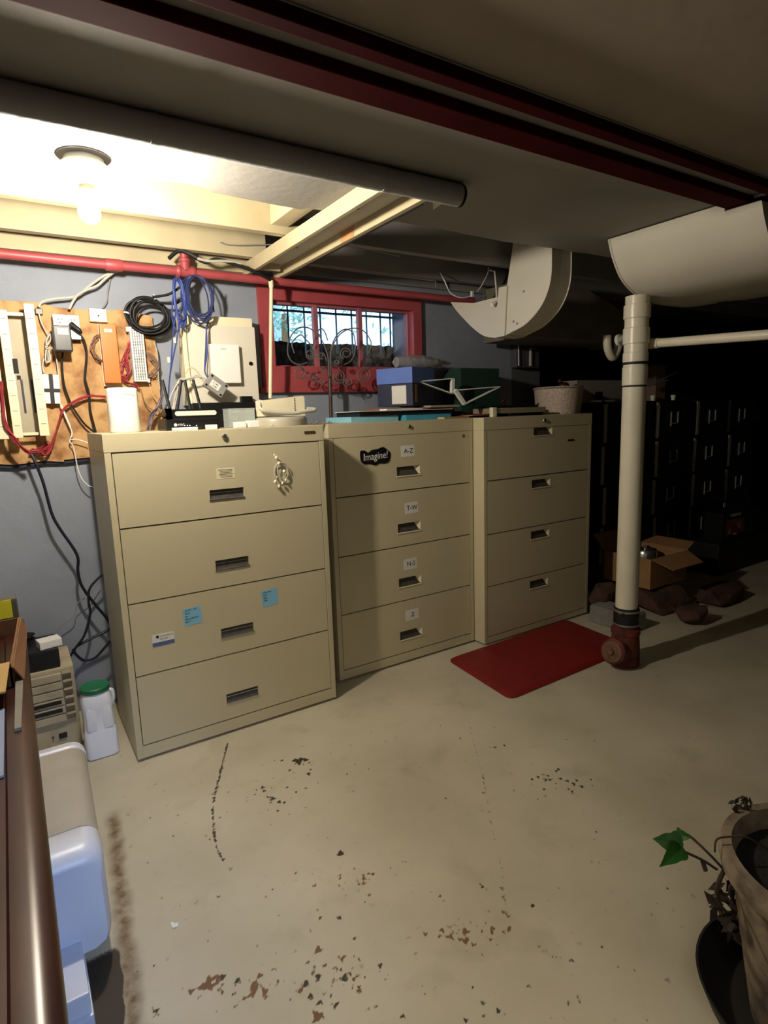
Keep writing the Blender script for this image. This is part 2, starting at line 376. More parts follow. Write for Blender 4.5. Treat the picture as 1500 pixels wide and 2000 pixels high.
# plaster ceiling panel with the broken far edge
def ragged_edge():
    pts = []
    x = -2.2
    while x < 2.5:
        y = 2.12 + 0.010*math.sin(x*7) + 0.018*(noise.noise(Vector((x*9, 3.1, 0)))) + (0.03 if 0.7 < x < 1.05 else 0)
        pts.append((x, y)); x += 0.02
    return pts
e = ragged_edge()
bm = bm_(); prism(bm, [(-2.2,1.136,2.14),(8,1.136,2.14),(8,2.10,2.14),(2.6,2.10,2.14)] + [(x, y, 2.14) for x, y in e[::-1]], (0,0,0.03))
struct('ceiling_plaster_panel', bm, m_plaster)
bm = bm_(); addbox(bm, -2.2, WY, 2.6, 8, WY+0.1, 2.62)
bm.free()
bm = bm_(); addbox(bm, -2.2, -1.8, 2.142, 8, 1.134, 2.172); struct('ceiling_near_panel', bm, mat('brown_grey_ceiling', '988d7f', 0.85, var=0.06, scale=3, bump=0.1, bscale=20))
# joists
for i, (y, hh) in enumerate(((2.475, 0.2), (2.88, 0.2))):
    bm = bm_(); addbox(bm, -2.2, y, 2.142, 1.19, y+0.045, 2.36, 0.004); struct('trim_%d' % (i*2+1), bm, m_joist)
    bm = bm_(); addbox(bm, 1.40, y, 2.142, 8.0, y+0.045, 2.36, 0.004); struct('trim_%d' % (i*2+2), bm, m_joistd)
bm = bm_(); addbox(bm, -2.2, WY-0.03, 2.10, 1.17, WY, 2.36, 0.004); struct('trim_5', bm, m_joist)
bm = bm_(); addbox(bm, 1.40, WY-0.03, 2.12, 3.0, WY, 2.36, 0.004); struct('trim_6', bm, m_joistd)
bm = bm_(); addbox(bm, 1.05, 2.135, 2.172, 1.13, 2.475, 2.36, 0.004); struct('trim_7', bm, m_joist)
# near joists above the plaster are hidden

# ------------------------------------------------------------------ window
W1 = struct('window_1', *(lambda b: (holeplate(b, WX0, WZ0, WX1, WZ1, WX0+0.075, WZ0+0.11, WX1-0.06, WZ1-0.105, WY-0.025, 0.10), b)[1:])(bm_()), m_red)
m_sash = mat('pinkish_red_sash_paint', '9b5a60', 0.45, var=0.15, scale=8)
gx0, gx1, gz0, gz1 = WX0+0.075, WX1-0.06, WZ0+0.11, WZ1-0.105
bm = bm_(); holeplate(bm, gx0-0.01, gz0-0.01, gx1+0.01, gz1+0.01, gx0+0.012, gz0+0.008, gx1-0.014, gz1-0.012, WY+0.02, 0.04)
struct('window_sash', bm, m_sash, parent=W1)
for px in (615, 702):
    p = P(px, 600, y=WY+0.02); bm = bm_(); addbox(bm, p.x-0.013, WY+0.015, gz0, p.x+0.013, WY+0.045, gz1, 0.003); struct('mullion', bm, m_sash, parent=W1)
mg = bpy.data.materials.new('window_glass'); mg.use_nodes = True; nt = mg.node_tree; nt.nodes.clear()
out = nt.nodes.new('ShaderNodeOutputMaterial'); mx = nt.nodes.new('ShaderNodeMixShader'); tr = nt.nodes.new('ShaderNodeBsdfTransparent'); gl = nt.nodes.new('ShaderNodeBsdfGlossy')
gl.inputs['Roughness'].default_value = 0.05; mx.inputs[0].default_value = 0.06; tr.inputs[0].default_value = (0.93, 0.96, 1, 1)
nt.links.new(tr.outputs[0], mx.inputs[1]); nt.links.new(gl.outputs[0], mx.inputs[2]); nt.links.new(mx.outputs[0], out.inputs[0])
bm = bm_(); addbox(bm, gx0, WY+0.034, gz0, gx1, WY+0.037, gz1); struct('window_glass', bm, mg, parent=W1)
bm = bm_(); addbox(bm, WX0-0.02, WY-0.028, WZ0-0.03, WX1+0.02, WY-0.004, WZ0+0.002, 0.004); struct('window_sill', bm, m_red, parent=W1)
# outside: bank of earth, security grill, wall of the neighbouring house, hedge
m_earth = mat('dark_leafy_bank', '7a7064', 0.95, col2='2b2722', thr=(0.38, 0.62), scale=25, bump=0.8, bscale=40)
bm = bm_()
n = 120; top = []
for i in range(n+1):
    x = 0.9+2.1*i/n; z = 1.815 + 0.012*noise.noise(Vector((x*8, 0, 1))) + 0.014*noise.noise(Vector((x*40, 2, 1)))
    top.append((x, z))
prism(bm, [(0.9, 3.40, 1.2)] + [(x, 3.40, z) for x, z in top] + [(3.0, 3.40, 1.2)], (0, 0.5, 0))
tag(link('earth_bank', bm, m_earth), 'dark earth bank with leaf litter right outside the basement window', 'earth bank')
m_bar = mat('teal_bar_paint', '4f7f96', 0.5, var=0.05)
G = thing('window_grille', 'thin vertical security bars crossed by one rail outside the window', 'window bars', (1.8, 3.36, 1.75))
for px in (563, 595, 626, 657, 687, 716, 743, 762):
    p = P(px, 640, y=3.36); bm = bm_(); tube(bm, [(p.x, 3.36, 1.75), (p.x, 3.36, 2.12)], 0.0055, 8, 0); link('bar', bm, m_bar, G)
bm = bm_(); addbox(bm, 1.2, 3.354, 1.985, 2.38, 3.366, 1.997); link('rail', bm, m_bar, G)
bm = bm_(); addbox(bm, 0.4, 9.0, 0, 3.9, 12, 6.5)
hs = thing('neighbouring_house', 'pale blue-white house wall far outside, at the left of the window', 'house', (2, 9, 0))
link('wall', bm, mat('white_siding', 'd3dfea', 0.8, var=0.03), hs)
bm = bm_(); prism(bm, [(0.2,8.8,6.4),(4.1,8.8,6.4),(2.1,8.8,7.6)], (0,3.4,0)); link('roof', bm, m_grey, hs)
# shrub
def leafcloud(bm, c, r, n, s, seed=1):
    rnd = random.Random(seed)
    for i in range(n):
        d = Vector((rnd.gauss(0,1), rnd.gauss(0,1), rnd.gauss(0,1))).normalized()*rnd.uniform(.4, 1)
        p = Vector(c)+Vector((d.x*r[0], d.y*r[1], d.z*r[2]))
        a = Vector((rnd.uniform(-1,1), rnd.uniform(-1,1), rnd.uniform(-1,1))).normalized(); b = a.orthogonal().normalized()
        v = [bm.verts.new(p+a*s), bm.verts.new(p+b*s*.45), bm.verts.new(p-a*s), bm.verts.new(p-b*s*.45)]
        bm.faces.new(v)
m_leafo = mat('sunlit_foliage', 'a9cdb0', 0.8, var=0.25, scale=3)
for i, (x, y, r, lab) in enumerate(((4.9, 6.6, (1.2,.6,.8), 'leafy shrub outside the window, behind the right half of the bars'), (3.0, 6.9, (.6,.5,.5), 'smaller leafy shrub outside the window, behind the middle bars'))):
    bm = bm_(); leafcloud(bm, (x, y, 2.75), r, 520, 0.05, i+1); t = thing('shrub', lab, 'shrub', (x, y, 1.7)); link('foliage', bm, m_leafo, t)
    bm = bm_(); tube(bm, [(x, y, 1.75), (x+.05, y, 2.6)], 0.05, 7, 0); link('trunk', bm, m_card, t)
bm = bm_(); addbox(bm, -6, 4.45, 1.0, 16, 16, 1.76); o = struct('ground_outside', bm, mat('pale_paving', 'd6d2c8', 0.9))

# ------------------------------------------------------------------ cabinets
def cabinet(name, label, x0, yf, zs, handles, hw, hh, h=1.33, wd=0.914, dp=0.457, brand=None, pull_kind=0):
    x1 = x0+wd; t = thing(name, label, 'filing cabinet', (x0+wd/2, yf+dp/2, 0), None)
    bm = bm_()
    s = 0.024
    addbox(bm, x0, yf, 0.012, x0+s, yf+dp, h-0.07, 0.002); addbox(bm, x1-s, yf, 0.012, x1, yf+dp, h-0.07, 0.002)
    addbox(bm, x0+s, yf+dp-0.01, 0.012, x1-s, yf+dp, h-0.07)
    addbox(bm, x0+s, yf+0.001, 0.012, x1-s, yf+dp-0.01, zs[-1]-0.003, 0.0015)
    link('body', bm, m_cab, t)
    bm = bm_(); addbox(bm, x0-0.001, yf-0.0015, h-0.070, x1+0.001, yf+dp, h, 0.003); link('top_panel', bm, m_cab, t)
    bm = bm_(); addbox(bm, x0+s+0.002, yf+0.035, zs[-1], x1-s-0.002, yf+0.045, zs[0]+0.002); link('inner_panel', bm, m_cab_in, t)
    for sx in (x0+0.05, x1-0.05):
        for sy in (yf+0.05, yf+dp-0.05):
            bm = bm_(); lathe(bm, [(0.02,0),(0.02,0.006),(0.012,0.013)], (sx, sy, 0), seg=12); link('glide_foot', bm, m_rubber, t)
    drs = []
    for i in range(len(zs)-1):
        zt = zs[i]-0.003; zb = zs[i+1]+0.003; hx, hz = handles[i]
        a, b_ = x0+s+0.003, x1-s-0.003
        bm = bm_(); holeplate(bm, a, zb, b_, zt, hx-hw/2, hz-hh/2, hx+hw/2, hz+hh/2, yf+0.0005, 0.018)
        d = link('drawer', bm, m_cab, t)
        bm = bm_()
        # dished pull: back plate, sloping floor and rim
        y0 = yf+0.0005
        prism(bm, [(hx-hw/2, y0+0.022, hz-hh/2), (hx-hw/2, y0+0.022, hz+hh/2), (hx-hw/2, y0+0.017, hz+hh/2), (hx-hw/2, y0+0.004, hz-hh/2+0.004), (hx-hw/2, y0+0.001, hz-hh/2)], (hw,0,0))
        hd = link('handle', bm, m_pull_dark, d)
        bm = bm_()
        addbox(bm, hx-hw/2-0.003, y0-0.003, hz-hh/2-0.004, hx+hw/2+0.003, y0+0.0005, hz-hh/2+0.002, 0.001)
        if pull_kind: prism(bm, [(hx+hw/2-0.034,y0+0.0165,hz-hh/2+0.006),(hx+hw/2-0.001,y0+0.0005,hz-hh/2+0.006),(hx+hw/2-0.001,y0+0.0165,hz-hh/2+0.006)], (0,0,hh-0.008))  # pale slanted block added as the bulb-lit right end of the recess
        else: addbox(bm, hx-hw/2, y0+0.004, hz+0.006, hx+hw/2, y0+0.012, hz+0.009)
        link('pull_lip', bm, m_cream if pull_kind else m_steel, d)
        drs.append(d)
    return t, drs
def lock(t, x, y, z, r=0.0095):
    bm = bm_(); lathe(bm, [(r,0),(r,0.006),(r*0.8,0.009)], (x, y, z), (0,-1,0), 20); l = link('lock', bm, m_steel, t, shade=True)
    bm = bm_(); addbox(bm, x-0.0012, y-0.0098, z-0.005, x+0.0012, y-0.0088, z+0.005); link('keyhole', bm, m_black, l)

c1, d1 = cabinet('lateral_file_cabinet', 'putty four-drawer lateral file cabinet nearest the camera, two blue notes on its third drawer', 0.305, 2.416,
    (1.258, 0.966, 0.664, 0.362, 0.066), [(0.757,1.062),(0.757,0.763),(0.757,0.463),(0.757,0.163)], 0.145, 0.042)
lock(c1, 0.763, 2.4145, 1.299, 0.012)
bm = bm_(); addbox(bm, 1.124, 2.4120, 1.294, 1.175, 2.4150, 1.305); link('name_badge', bm, mat('bronze_badge', '5d4a2c', 0.5, 0.5), c1)
card('instruction_sticker', (0.757, 2.4165, 1.148), 0.078, 0.044, mat('yellowed_label', 'ddd3ae', 0.7), d1[0])
for k in range(6):
    card('printed_line', (0.757+0.003*(k % 2), 2.4158, 1.163-0.006*k), 0.060-0.006*(k % 3), 0.0014, m_ink, d1[0])
c2, d2 = cabinet('lateral_file_cabinet', 'putty four-drawer lateral file cabinet in the middle with white letter cards and a black sticker', 1.318, 2.56,
    (1.262, 0.966, 0.664, 0.360, 0.062), [(1.785,1.067),(1.781,0.763),(1.777,0.463),(1.775,0.162)], 0.150, 0.050, pull_kind=1)
lock(c2, 1.792, 2.5585, 1.300, 0.010)
for i, (x, z, s) in enumerate(((1.783,1.172,'A-Z'),(1.797,0.867,'T-W'),(1.780,0.560,'N-S'),(1.783,0.270,'Z'))):
    cd_ = card('label_card', (x, 2.5605, z), 0.088, 0.060, m_paper, d2[i], rot=math.radians(-1.5))
    text('lettering', s, 0.036, (x+0.004, 2.5596, z), m_ink, cd_)
bm = bm_(); lathe(bm, [(0.010,0),(0.010,0.002)], (2.165, 2.5605, 1.232), (0,-1,0), 16); link('hole_plug', bm, m_pull, c2)
c3, d3 = cabinet('lateral_file_cabinet', 'putty four-drawer lateral file cabinet at the right with plain drawers, behind the red mat', 2.238, 2.474,
    (1.262, 0.975, 0.666, 0.356, 0.050), [(2.710,1.236),(2.698,0.925),(2.694,0.612),(2.689,0.301)], 0.158, 0.050, pull_kind=1)
lock(c3, 2.715, 2.4725, 1.300, 0.012)
bm = bm_(); addbox(bm, 2.93, 2.4725, 1.166, 2.985, 2.4745, 1.176); link('name_badge', bm, m_dsteel, d3[0])
# Imagine! magnet
M_ = thing('fridge_magnet', 'black wavy magnet reading Imagine! on the middle cabinet', 'magnet', (1.58, 2.558, 1.16))
mp = [(703,889),(704,881),(712,880),(719,884),(726,879),(737,877),(748,873),(757,879),(762,885),(760,900),(752,905),(741,905),(733,909),(722,906),(712,907),(705,901)]
bm = bm_(); pts = smooth([P(a, b, y=2.5595) for a, b in mp+[mp[0]]], 4)[:-1]; prism(bm, pts, (0,-0.002,0)); mb = link('backing', bm, m_black, M_)
text('lettering', 'Imagine!', 0.052, (1.580, 2.5572, 1.158), m_paper, M_, sx=0.86, shear=0.15, rot=(PI/2, math.radians(-3), 0))
# sticky notes and card on cabinet 1
m_note = mat('blue_note_paper', '7fb9d6', 0.85, var=0.04)
for (px, py, lab, tx) in ((376,1203,'blue sticky note with writing on the near cabinet, the left of the two', ['COPY 100', 'No.1', 'for', 'the Cabinet', 'Bk 2']), (527,1167,'blue sticky note with writing on the near cabinet, the right of the two', ['Use this', 'for 1', 'files', 'only'])):
    p = P(px, py, y=2.4165); t = thing('sticky_note', lab, 'sticky note', p)
    cc = card('paper', (p.x, 2.4164, p.z), 0.075, 0.074, m_note, t, rot=math.radians(-4))
    for k, s in enumerate(tx): text('writing', s, 0.011, (p.x-0.030, 2.4156, p.z+0.026-k*0.012), m_ink, t, align='LEFT', rot=(PI/2, math.radians(-4), 0))
p = P(319, 1248, y=2.4165); t = thing('business_card', 'white card with a blue stripe stuck on the third drawer of the near cabinet', 'card', p)
card('paper', (p.x, 2.4164, p.z), 0.086, 0.050, m_paper, t); card('blue_stripe', (p.x, 2.4159, p.z-0.017), 0.086, 0.016, mat('blue_print', '51618f', 0.8), t)
bm = bm_(); lathe(bm, [(0.006,0),(0.006,0.0008)], (p.x-0.022, 2.4160, p.z+0.014), (0,-1,0), 14); link('logo', bm, m_ink, t)
text('lettering', 'OFFICE SUPPLY CO', 0.006, (p.x+0.014, 2.4157, p.z+0.014), m_ink, t)
text('lettering', '555 0100', 0.008, (p.x+0.002, 2.4157, p.z+0.002), m_ink, t)
# beaded cord ornament hanging on cabinet 1
H = thing('beaded_cord', 'cream cord loop with shell-like beads hanging on the near cabinet', 'ornament', P(547, 925, y=2.40))
bm = bm_(); c0 = P(549, 922, y=2.408)
tube(bm, [c0+Vector((0.031*math.cos(a), 0.003*math.sin(3*a), 0.042*math.sin(a))) for a in [2*PI*k/16 for k in range(17)]], 0.0022, 6, 3)
tube(bm, [c0+Vector((0.026*math.cos(a)+0.008, -0.003, 0.034*math.sin(a)+0.006)) for a in [2*PI*k/16 for k in range(13)]], 0.0020, 6, 3)
link('cord', bm, m_lgrey, H)
m_shell = mat('ivory_bead', 'e8dfc4', 0.4, var=0.1, scale=80)
for px, py, r in ((540,894,.0075),(545,905,.0065),(536,889,.004),(555,921,.007),(538,941,.0075),(545,950,.007),(552,944,.006),(558,938,.0055),(541,932,.004)):
    q = P(px, py, y=2.404); bm = bm_(); bmesh.ops.create_icosphere(bm, subdivisions=2, radius=r, matrix=Matrix.Translation(q) @ Matrix.Diagonal((1, .8, 1.25, 1)))
    link('bead', bm, m_shell, H, shade=True)

# ------------------------------------------------------------------ ceiling things
# painted roll-edged pipe cover under the plaster
bm = bm_(); tube(bm, [(-2.1, 1.685, 2.103), (1.42, 1.685, 2.103)], 0.036, 24, 0); 
t = thing('wrapped_pipe', 'thick grey-painted wrapped pipe running under the ceiling, ending above the cream channel', 'pipe', (1.4, 1.66, 2.14))
link('pipe_wrap', bm, mat('pipe_wrap_paint', 'a3a6a6', 0.8, var=0.05, bump=0.25, bscale=25), t, shade=True)
bm = bm_(); lathe(bm, [(0.0375,0),(0.0375,0.010),(0.030,0.014)], (1.412, 1.685, 2.103), (1,0,0), 24); link('end_cap', bm, m_dsteel, t, shade=True)
for x in (0.40, 1.1):
    bm = bm_(); lathe(bm, [(0.0375,0),(0.0375,0.02)], (x, 1.685, 2.103), (1,0,0), 24); link('strap', bm, MATS['pipe_wrap_paint'], t, shade=True)
# torn paper flap hanging by the end of the pipe
p0 = [P(845,378,z=2.10), P(890,380,z=2.11), P(872,392,z=2.10), P(846,410,z=2.09)]
bm = bm_(); prism(bm, p0, (0.001, 0.001, 0.003)); tag(link('paper_scrap', bm, m_paper), 'white torn scrap hanging at the end of the grey wrapped pipe', 'paper scrap')
# red steel beam made of two bars
B = thing('steel_beam', 'dark red steel beam of two parallel bars crossing the ceiling near the camera', 'beam', (1, 1.28, 2.14))
bm = bm_(); addbox(bm, -1.6, 1.251, 2.112, 6.5, 1.337, 2.139, 0.005); link('bar', bm, m_redbeam, B)
bm = bm_(); addbox(bm, -1.6, 1.07, 2.05, 6.5, 1.15, 2.138, 0.004)
bm.free()
bm = bm_(); addbox(bm, -1.6, 1.140, 2.112, 6.5, 1.180, 2.139, 0.003); link('bar', bm, m_redbeam, B)
q = P(1478, 388, z=2.13); bm = bm_(); addbox(bm, q.x, 1.180, 2.118, q.x+0.9, 1.251, 2.138); link('spacer_plate', bm, m_redbeam, B)
bm = bm_(); addbox(bm, q.x-0.02, 1.182, 2.130, q.x-0.004, 1.248, 2.138); link('paint_chip', bm, m_white, B)
# open-bottom cream channel
Ch = thing('ceiling_channel', 'cream open-bottomed boxed channel running from the window wall to the grey pipe', 'channel', (1.27, 2.3, 2.14))
bm = bm_(); addbox(bm, 1.115, 1.70, 2.080, 1.135, 3.02, 2.139, 0.002); link('side_board', bm, m_joist, Ch)
bm = bm_(); addbox(bm, 1.275, 1.70, 2.075, 1.297, 3.02, 2.139, 0.002); link('side_board', bm, m_joist, Ch)
bm = bm_(); addbox(bm, 1.137, 1.70, 2.118, 1.273, 3.02, 2.126, 0.001); link('top_board', bm, mat('greyish_white_board', 'b9b6ad', 0.6), Ch)
bm = bm_(); addbox(bm, 1.297, 1.74, 2.072, 1.303, 3.02, 2.139); link('dark_edging', bm, m_dsteel, Ch)
q = P(676, 462, z=2.09); bm = bm_(); addbox(bm, 1.2735, q.y-0.06, 2.076, 1.2755, q.y+0.05, 2.117); link('bare_wood_patch', bm, mat('bare_wood', 'b98a5c', 0.8), Ch)
bm = bm_(); addbox(bm, 1.16, 2.86, 2.085, 1.25, 2.875, 2.118); link('cross_block', bm, m_joist, Ch)
for yy in (2.0, 2.55):
    bm = bm_(); lathe(bm, [(0.006,0),(0.006,0.004)], (1.2, yy, 2.118), (0,0,-1), 12); link('screw_head', bm, m_steel, Ch)

# bulb holder
bp = Vector((0.290, 2.035, 2.14))
Lm = thing('bulb_holder', 'cream porcelain ceiling lampholder with a bare lit bulb and grey backing plate', 'ceiling light', bp)
bm = bm_(); lathe(bm, [(0.072,0),(0.072,0.004),(0.066,0.006)], bp, (0,0,-1), 40); link('backing_plate', bm, mat('grey_metal_plate', '77777a', 0.5, 0.4), Lm, shade=True)
bm = bm_(); lathe(bm, [(0.062,0.022),(0.066,0.028),(0.062,0.036),(0.036,0.050),(0.028,0.060),(0.024,0.076),(0.020,0.080)], bp, (0,0,-1), 40); pc = link('porcelain_base', bm, m_cream, Lm, shade=True)
bm = bm_(); lathe(bm, [(0.054,0.004),(0.054,0.024)], bp, (0,0,-1), 30); link('box_ring', bm, m_grey, Lm, shade=True)
for a in (0.4, 3.5):
    bm = bm_(); lathe(bm, [(0.005,0),(0.005,0.003)], bp+Vector((0.050*math.cos(a), 0.050*math.sin(a), -0.038)), (0,0,-1), 12); link('screw_head', bm, m_dsteel, pc)
bm = bm_(); lathe(bm, [(0.019,0.076),(0.021,0.080),(0.021,0.092),(0.0185,0.094)], bp, (0,0,-1), 24); link('socket_collar', bm, mat('tan_collar', 'b8a888', 0.5), Lm, shade=True)
bm = bm_(); lathe(bm, [(0.014,0.094),(0.017,0.103),(0.022,0.119),(0.029,0.137),(0.031,0.153),(0.028,0.167),(0.018,0.179),(0.004,0.184)], bp, (0,0,-1), 28)
mb_ = mat('lit_bulb_glass', (1.0, 0.89, 0.73), 0.3, emit=BULB_STRENGTH, var=0); link('bulb', bm, mb_, Lm, shade=True)

# red sprinkler pipe along the wall
PY = 2.93
Sp = thing('sprinkler_pipe', 'long red-painted sprinkler pipe with tee and riser along the window wall', 'pipe', P(200,520,y=PY))
def rp(px, py): return P(px, py, y=PY)
bm = bm_(); A = rp(-60,489); B_ = rp(350,530); E_ = rp(925,588)
tube(bm, [A, rp(210,517), B_, rp(560,552), E_], 0.0195, 20, 0); link('pipe', bm, m_red, Sp, shade=True)
for px, py in ((222,518),):
    q = rp(px, py); d = (B_-A).normalized(); bm = bm_(); lathe(bm, [(0.024,-0.035),(0.026,-0.030),(0.026,0.030),(0.024,0.035)], q, d, 20); link('coupling', bm, m_red, Sp, shade=True)
q = rp(362, 531); d = (E_-B_).normalized(); bm = bm_(); lathe(bm, [(0.024,-0.045),(0.028,-0.040),(0.028,-0.028),(0.024,-0.024),(0.024,0.024),(0.028,0.028),(0.028,0.040),(0.024,0.045)], q, d, 20)
lathe(bm, [(0.024,0),(0.024,0.04),(0.027,0.042),(0.027,0.055),(0.024,0.058)], q, (0,0,1), 20); link('tee', bm, m_red, Sp, shade=True)
bm = bm_(); tube(bm, [q+Vector((0,0,0.03)), q+Vector((-0.012,-0.02,0.30))], 0.017, 18, 0); link('riser', bm, m_red, Sp, shade=True)
bm = bm_(); q2 = q+Vector((-0.01,0.0,0.185)); tube(bm, [q2+Vector((-0.04,0,0.03)), q2+Vector((-0.035,-0.01,-0.02)), q2+Vector((-0.015,-0.02,-0.035))], 0.007, 8, 4)
tube(bm, [q2+Vector((0.04,0,0.03)), q2+Vector((0.038,0,-0.09)), q2+Vector((0.02,0,-0.12))], 0.010, 8, 4); link('hanger_strap', bm, m_rust, Sp)

# back-wall duct elbow (white side plate, curved outer sheet)
def duct():
    D = thing('duct_elbow', 'white-painted sheet metal duct elbow turning down from the ceiling beside the window', 'duct', (2.4, 2.3, 2.14))
    X0, X1 = 2.38, 2.52
    side = [(1078,485),(1076,545),(1060,593),(1030,630),(1000,648),(985,655),(990,560),(1003,470)]
    pts = [P(a, b, x=X0) for a, b in side]
    outer = smooth(pts[:6], 5); poly = outer+pts[6:]
    bm = bm_(); prism(bm, poly, (X1-X0, 0, 0)); link('elbow_body', bm, m_duct, D, shade=True)
    bm = bm_(); 
    for i in range(len(outer)-1):
        pass
    tube(bm, [p+Vector((-0.002,0,0)) for p in outer], 0.004, 6, 0); tube(bm, [p+Vector((X1-X0+0.002,0,0)) for p in outer], 0.004, 6, 0); link('seam_edge', bm, m_duct, D)
    # flange
    a = [P(a, b, x=X0-0.012) for a, b in ((985,656),(990,558),(974,562),(966,660))]
    bm = bm_(); prism(bm, a, (X1-X0+0.02, 0, 0)); link('flange', bm, m_duct, D)
    s2 = [(968,660),(945,656),(925,642),(905,622),(890,605),(880,590),(925,592),(972,580)]
    pts = [P(a, b, x=X0) for a, b in s2]; poly = smooth(pts[:6], 5)+pts[6:]
    poly = [Vector((v.x, min(v.y, 3.045), v.z)) for v in poly]
    bm = bm_(); prism(bm, poly, (X1-X0, 0, 0)); link('lower_elbow', bm, m_duct, D, shade=True)
    for px, py in ((1023,569),(1010,632),(1003,628)):
        q = P(px, py, x=X0); bm = bm_(); lathe(bm, [(0.007,0),(0.006,0.003)], q, (-1,0,0), 10); link('rivet', bm, m_grey, D)
    q = [P(a, b, x=X0+0.06) for a, b in ((1088,500),(1086,545))]
    bm = bm_(); tube(bm, [q[0]+Vector((0,-0.004,0)), q[1]+Vector((0,-0.004,0))], 0.004, 6, 0); link('tape_seam', bm, m_lgrey, D)
duct()
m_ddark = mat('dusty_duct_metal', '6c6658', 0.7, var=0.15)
Dk = thing('trunk_duct', 'dusty grey tapered duct running back into the dark, right of the white elbow', 'duct', (3.3, 2.9, 1.9))
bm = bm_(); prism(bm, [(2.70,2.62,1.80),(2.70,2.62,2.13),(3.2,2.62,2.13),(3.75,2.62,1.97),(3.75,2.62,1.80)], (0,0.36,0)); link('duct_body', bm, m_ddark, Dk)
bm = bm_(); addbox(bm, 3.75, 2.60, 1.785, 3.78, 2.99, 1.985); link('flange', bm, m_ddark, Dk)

# half-round white duct on the right running towards the camera
R_ = thing('half_round_duct', 'large white-painted round-bellied duct hanging at the right, above the drain pipe', 'duct', (2.9, 1.6, 2.14))
q = P(1190, 465, z=2.139)
prof = []
pp = [(1190,467),(1197,500),(1212,540),(1232,566),(1258,584),(1300,594),(1345,597),(1400,590)]
base = smooth([P(a, b, y=q.y) for a, b in pp], 4)
back = [Vector((base[-1].x+0.35, q.y, base[-1].z+0.04)), Vector((base[-1].x+0.5, q.y, 2.139))]
e1 = P(1478, 441, z=2.06)
poly = base+back
bm = bm_(); prism(bm, poly, (0, 1.345-q.y, 0))
low = [Vector((v.x, 1.345, min(v.z, 2.108))) for v in poly]
prism(bm, low, (0, -0.135, 0)); link('duct_body', bm, m_duct, R_, shade=True)
bm = bm_(); tube(bm, [v+Vector((0,0.001,0)) for v in base], 0.006, 6, 0); link('seam_edge', bm, m_duct, R_)
bm = bm_(); bmesh.ops.create_icosphere(bm, subdivisions=2, radius=0.011, matrix=Matrix.Translation(P(1354,508,y=1.72)+Vector((0.01,0,0)))); link('rivet', bm, m_duct, R_)

# drain stack
bx, by = 2.675, 1.85
S = thing('drain_pipe', 'white plastic drain stack standing on a rusty red cast-iron cleanout', 'drain pipe', (bx, by, 0))
ztop = 1.893
bm = bm_(); lathe(bm, [(0.056,0.30),(0.056,ztop)], (bx, by, 0), seg=32); link('pipe', bm, m_pvc, S, shade=True)
def band(z0, z1, r, name, m_):
    bm = bm_(); lathe(bm, [(r-0.003,z0),(r,z0+0.003),(r,z1-0.003),(r-0.003,z1)], (bx, by, 0), seg=32); return link(name, bm, m_, S, shade=True)
zz = lambda py: P(1232, py, y=by).z
band(zz(622), zz(594), 0.062, 'coupling', m_pvc); band(zz(672), zz(640), 0.062, 'coupling', m_pvc)
band(zz(708), zz(688), 0.0595, 'coupling', m_pvc); band(zz(753), zz(716), 0.0595, 'coupling', m_pvc)
band(zz(712), zz(707), 0.061, 'black_seam', m_rubber); band(zz(756), zz(753), 0.059, 'black_seam', m_rubber)
band(zz(1216), zz(1182), 0.064, 'rubber_coupling', m_rubber)
c_ = band(zz(1190), zz(1185), 0.0665, 'hose_clamp', m_steel); band(zz(1215), zz(1211), 0.0665, 'hose_clamp', m_steel)
q = Vector((bx-0.06, by-0.03, zz(1187))); bm = bm_(); tube(bm, [q, q+Vector((-0.03,0.01,0))], 0.004, 8, 0); link('clamp_screw', bm, m_steel, S)
bm = bm_(); lathe(bm, [(0.075,0.0),(0.074,0.09),(0.070,0.15),(0.068,0.17),(0.074,0.175),(0.074,0.20),(0.062,0.205),(0.060,0.29)], (bx, by, 0), seg=32); ci = link('cast_iron_wye', bm, m_rust, S, shade=True)
ax = Vector((-0.97, -0.12, 0.22)).normalized()
bm = bm_(); lathe(bm, [(0.060,0.0),(0.058,0.10),(0.068,0.105),(0.068,0.13),(0.062,0.135)], Vector((bx, by, 0.075)), ax, 28); link('cleanout_neck', bm, m_rust, ci, shade=True)
bm = bm_(); lathe(bm, [(0.056,0.13),(0.056,0.140),(0.030,0.142),(0.014,0.144),(0.014,0.156)], Vector((bx, by, 0.075)), ax, 24); link('cleanout_plug', bm, mat('worn_iron_plug', '6b4a38', 0.7, 0.2, var=.3, scale=40), ci, shade=True)
# side drain line going to the right, slightly sloped
T = thing('side_drain_pipe', 'thin white drain pipe running level at the right, level with the stack couplings', 'drain pipe', (2.75, 1.7, 1.7))
A = P(1262, 672, x=2.75); B2 = P(1520, 652, x=2.75)
bm = bm_(); tube(bm, [A, B2], 0.0215, 20, 0); link('pipe', bm, m_pvc, T, shade=True)
bm = bm_(); d = (B2-A).normalized(); lathe(bm, [(0.025,0),(0.025,0.07)], A, d, 20); link('coupling', bm, m_pvc, T, shade=True)
# trap behind the stack
Tp = thing('drain_trap', 'small white plastic trap hanging behind the drain stack, at its left', 'trap', P(1195, 690, y=2.3))
bm = bm_(); tube(bm, [P(1186,655,y=2.35), P(1187,680,y=2.35), P(1196,698,y=2.35), P(1206,684,y=2.35), P(1210,662,y=2.35)], 0.024, 14, 5); link('trap_bend', bm, m_pvc, Tp, shade=True)
bm = bm_(); lathe(bm, [(0.034,0),(0.034,0.02)], P(1207,665,y=2.30), (0,-1,0.1), 20); link('cleanout_cap', bm, m_white, Tp, shade=True)

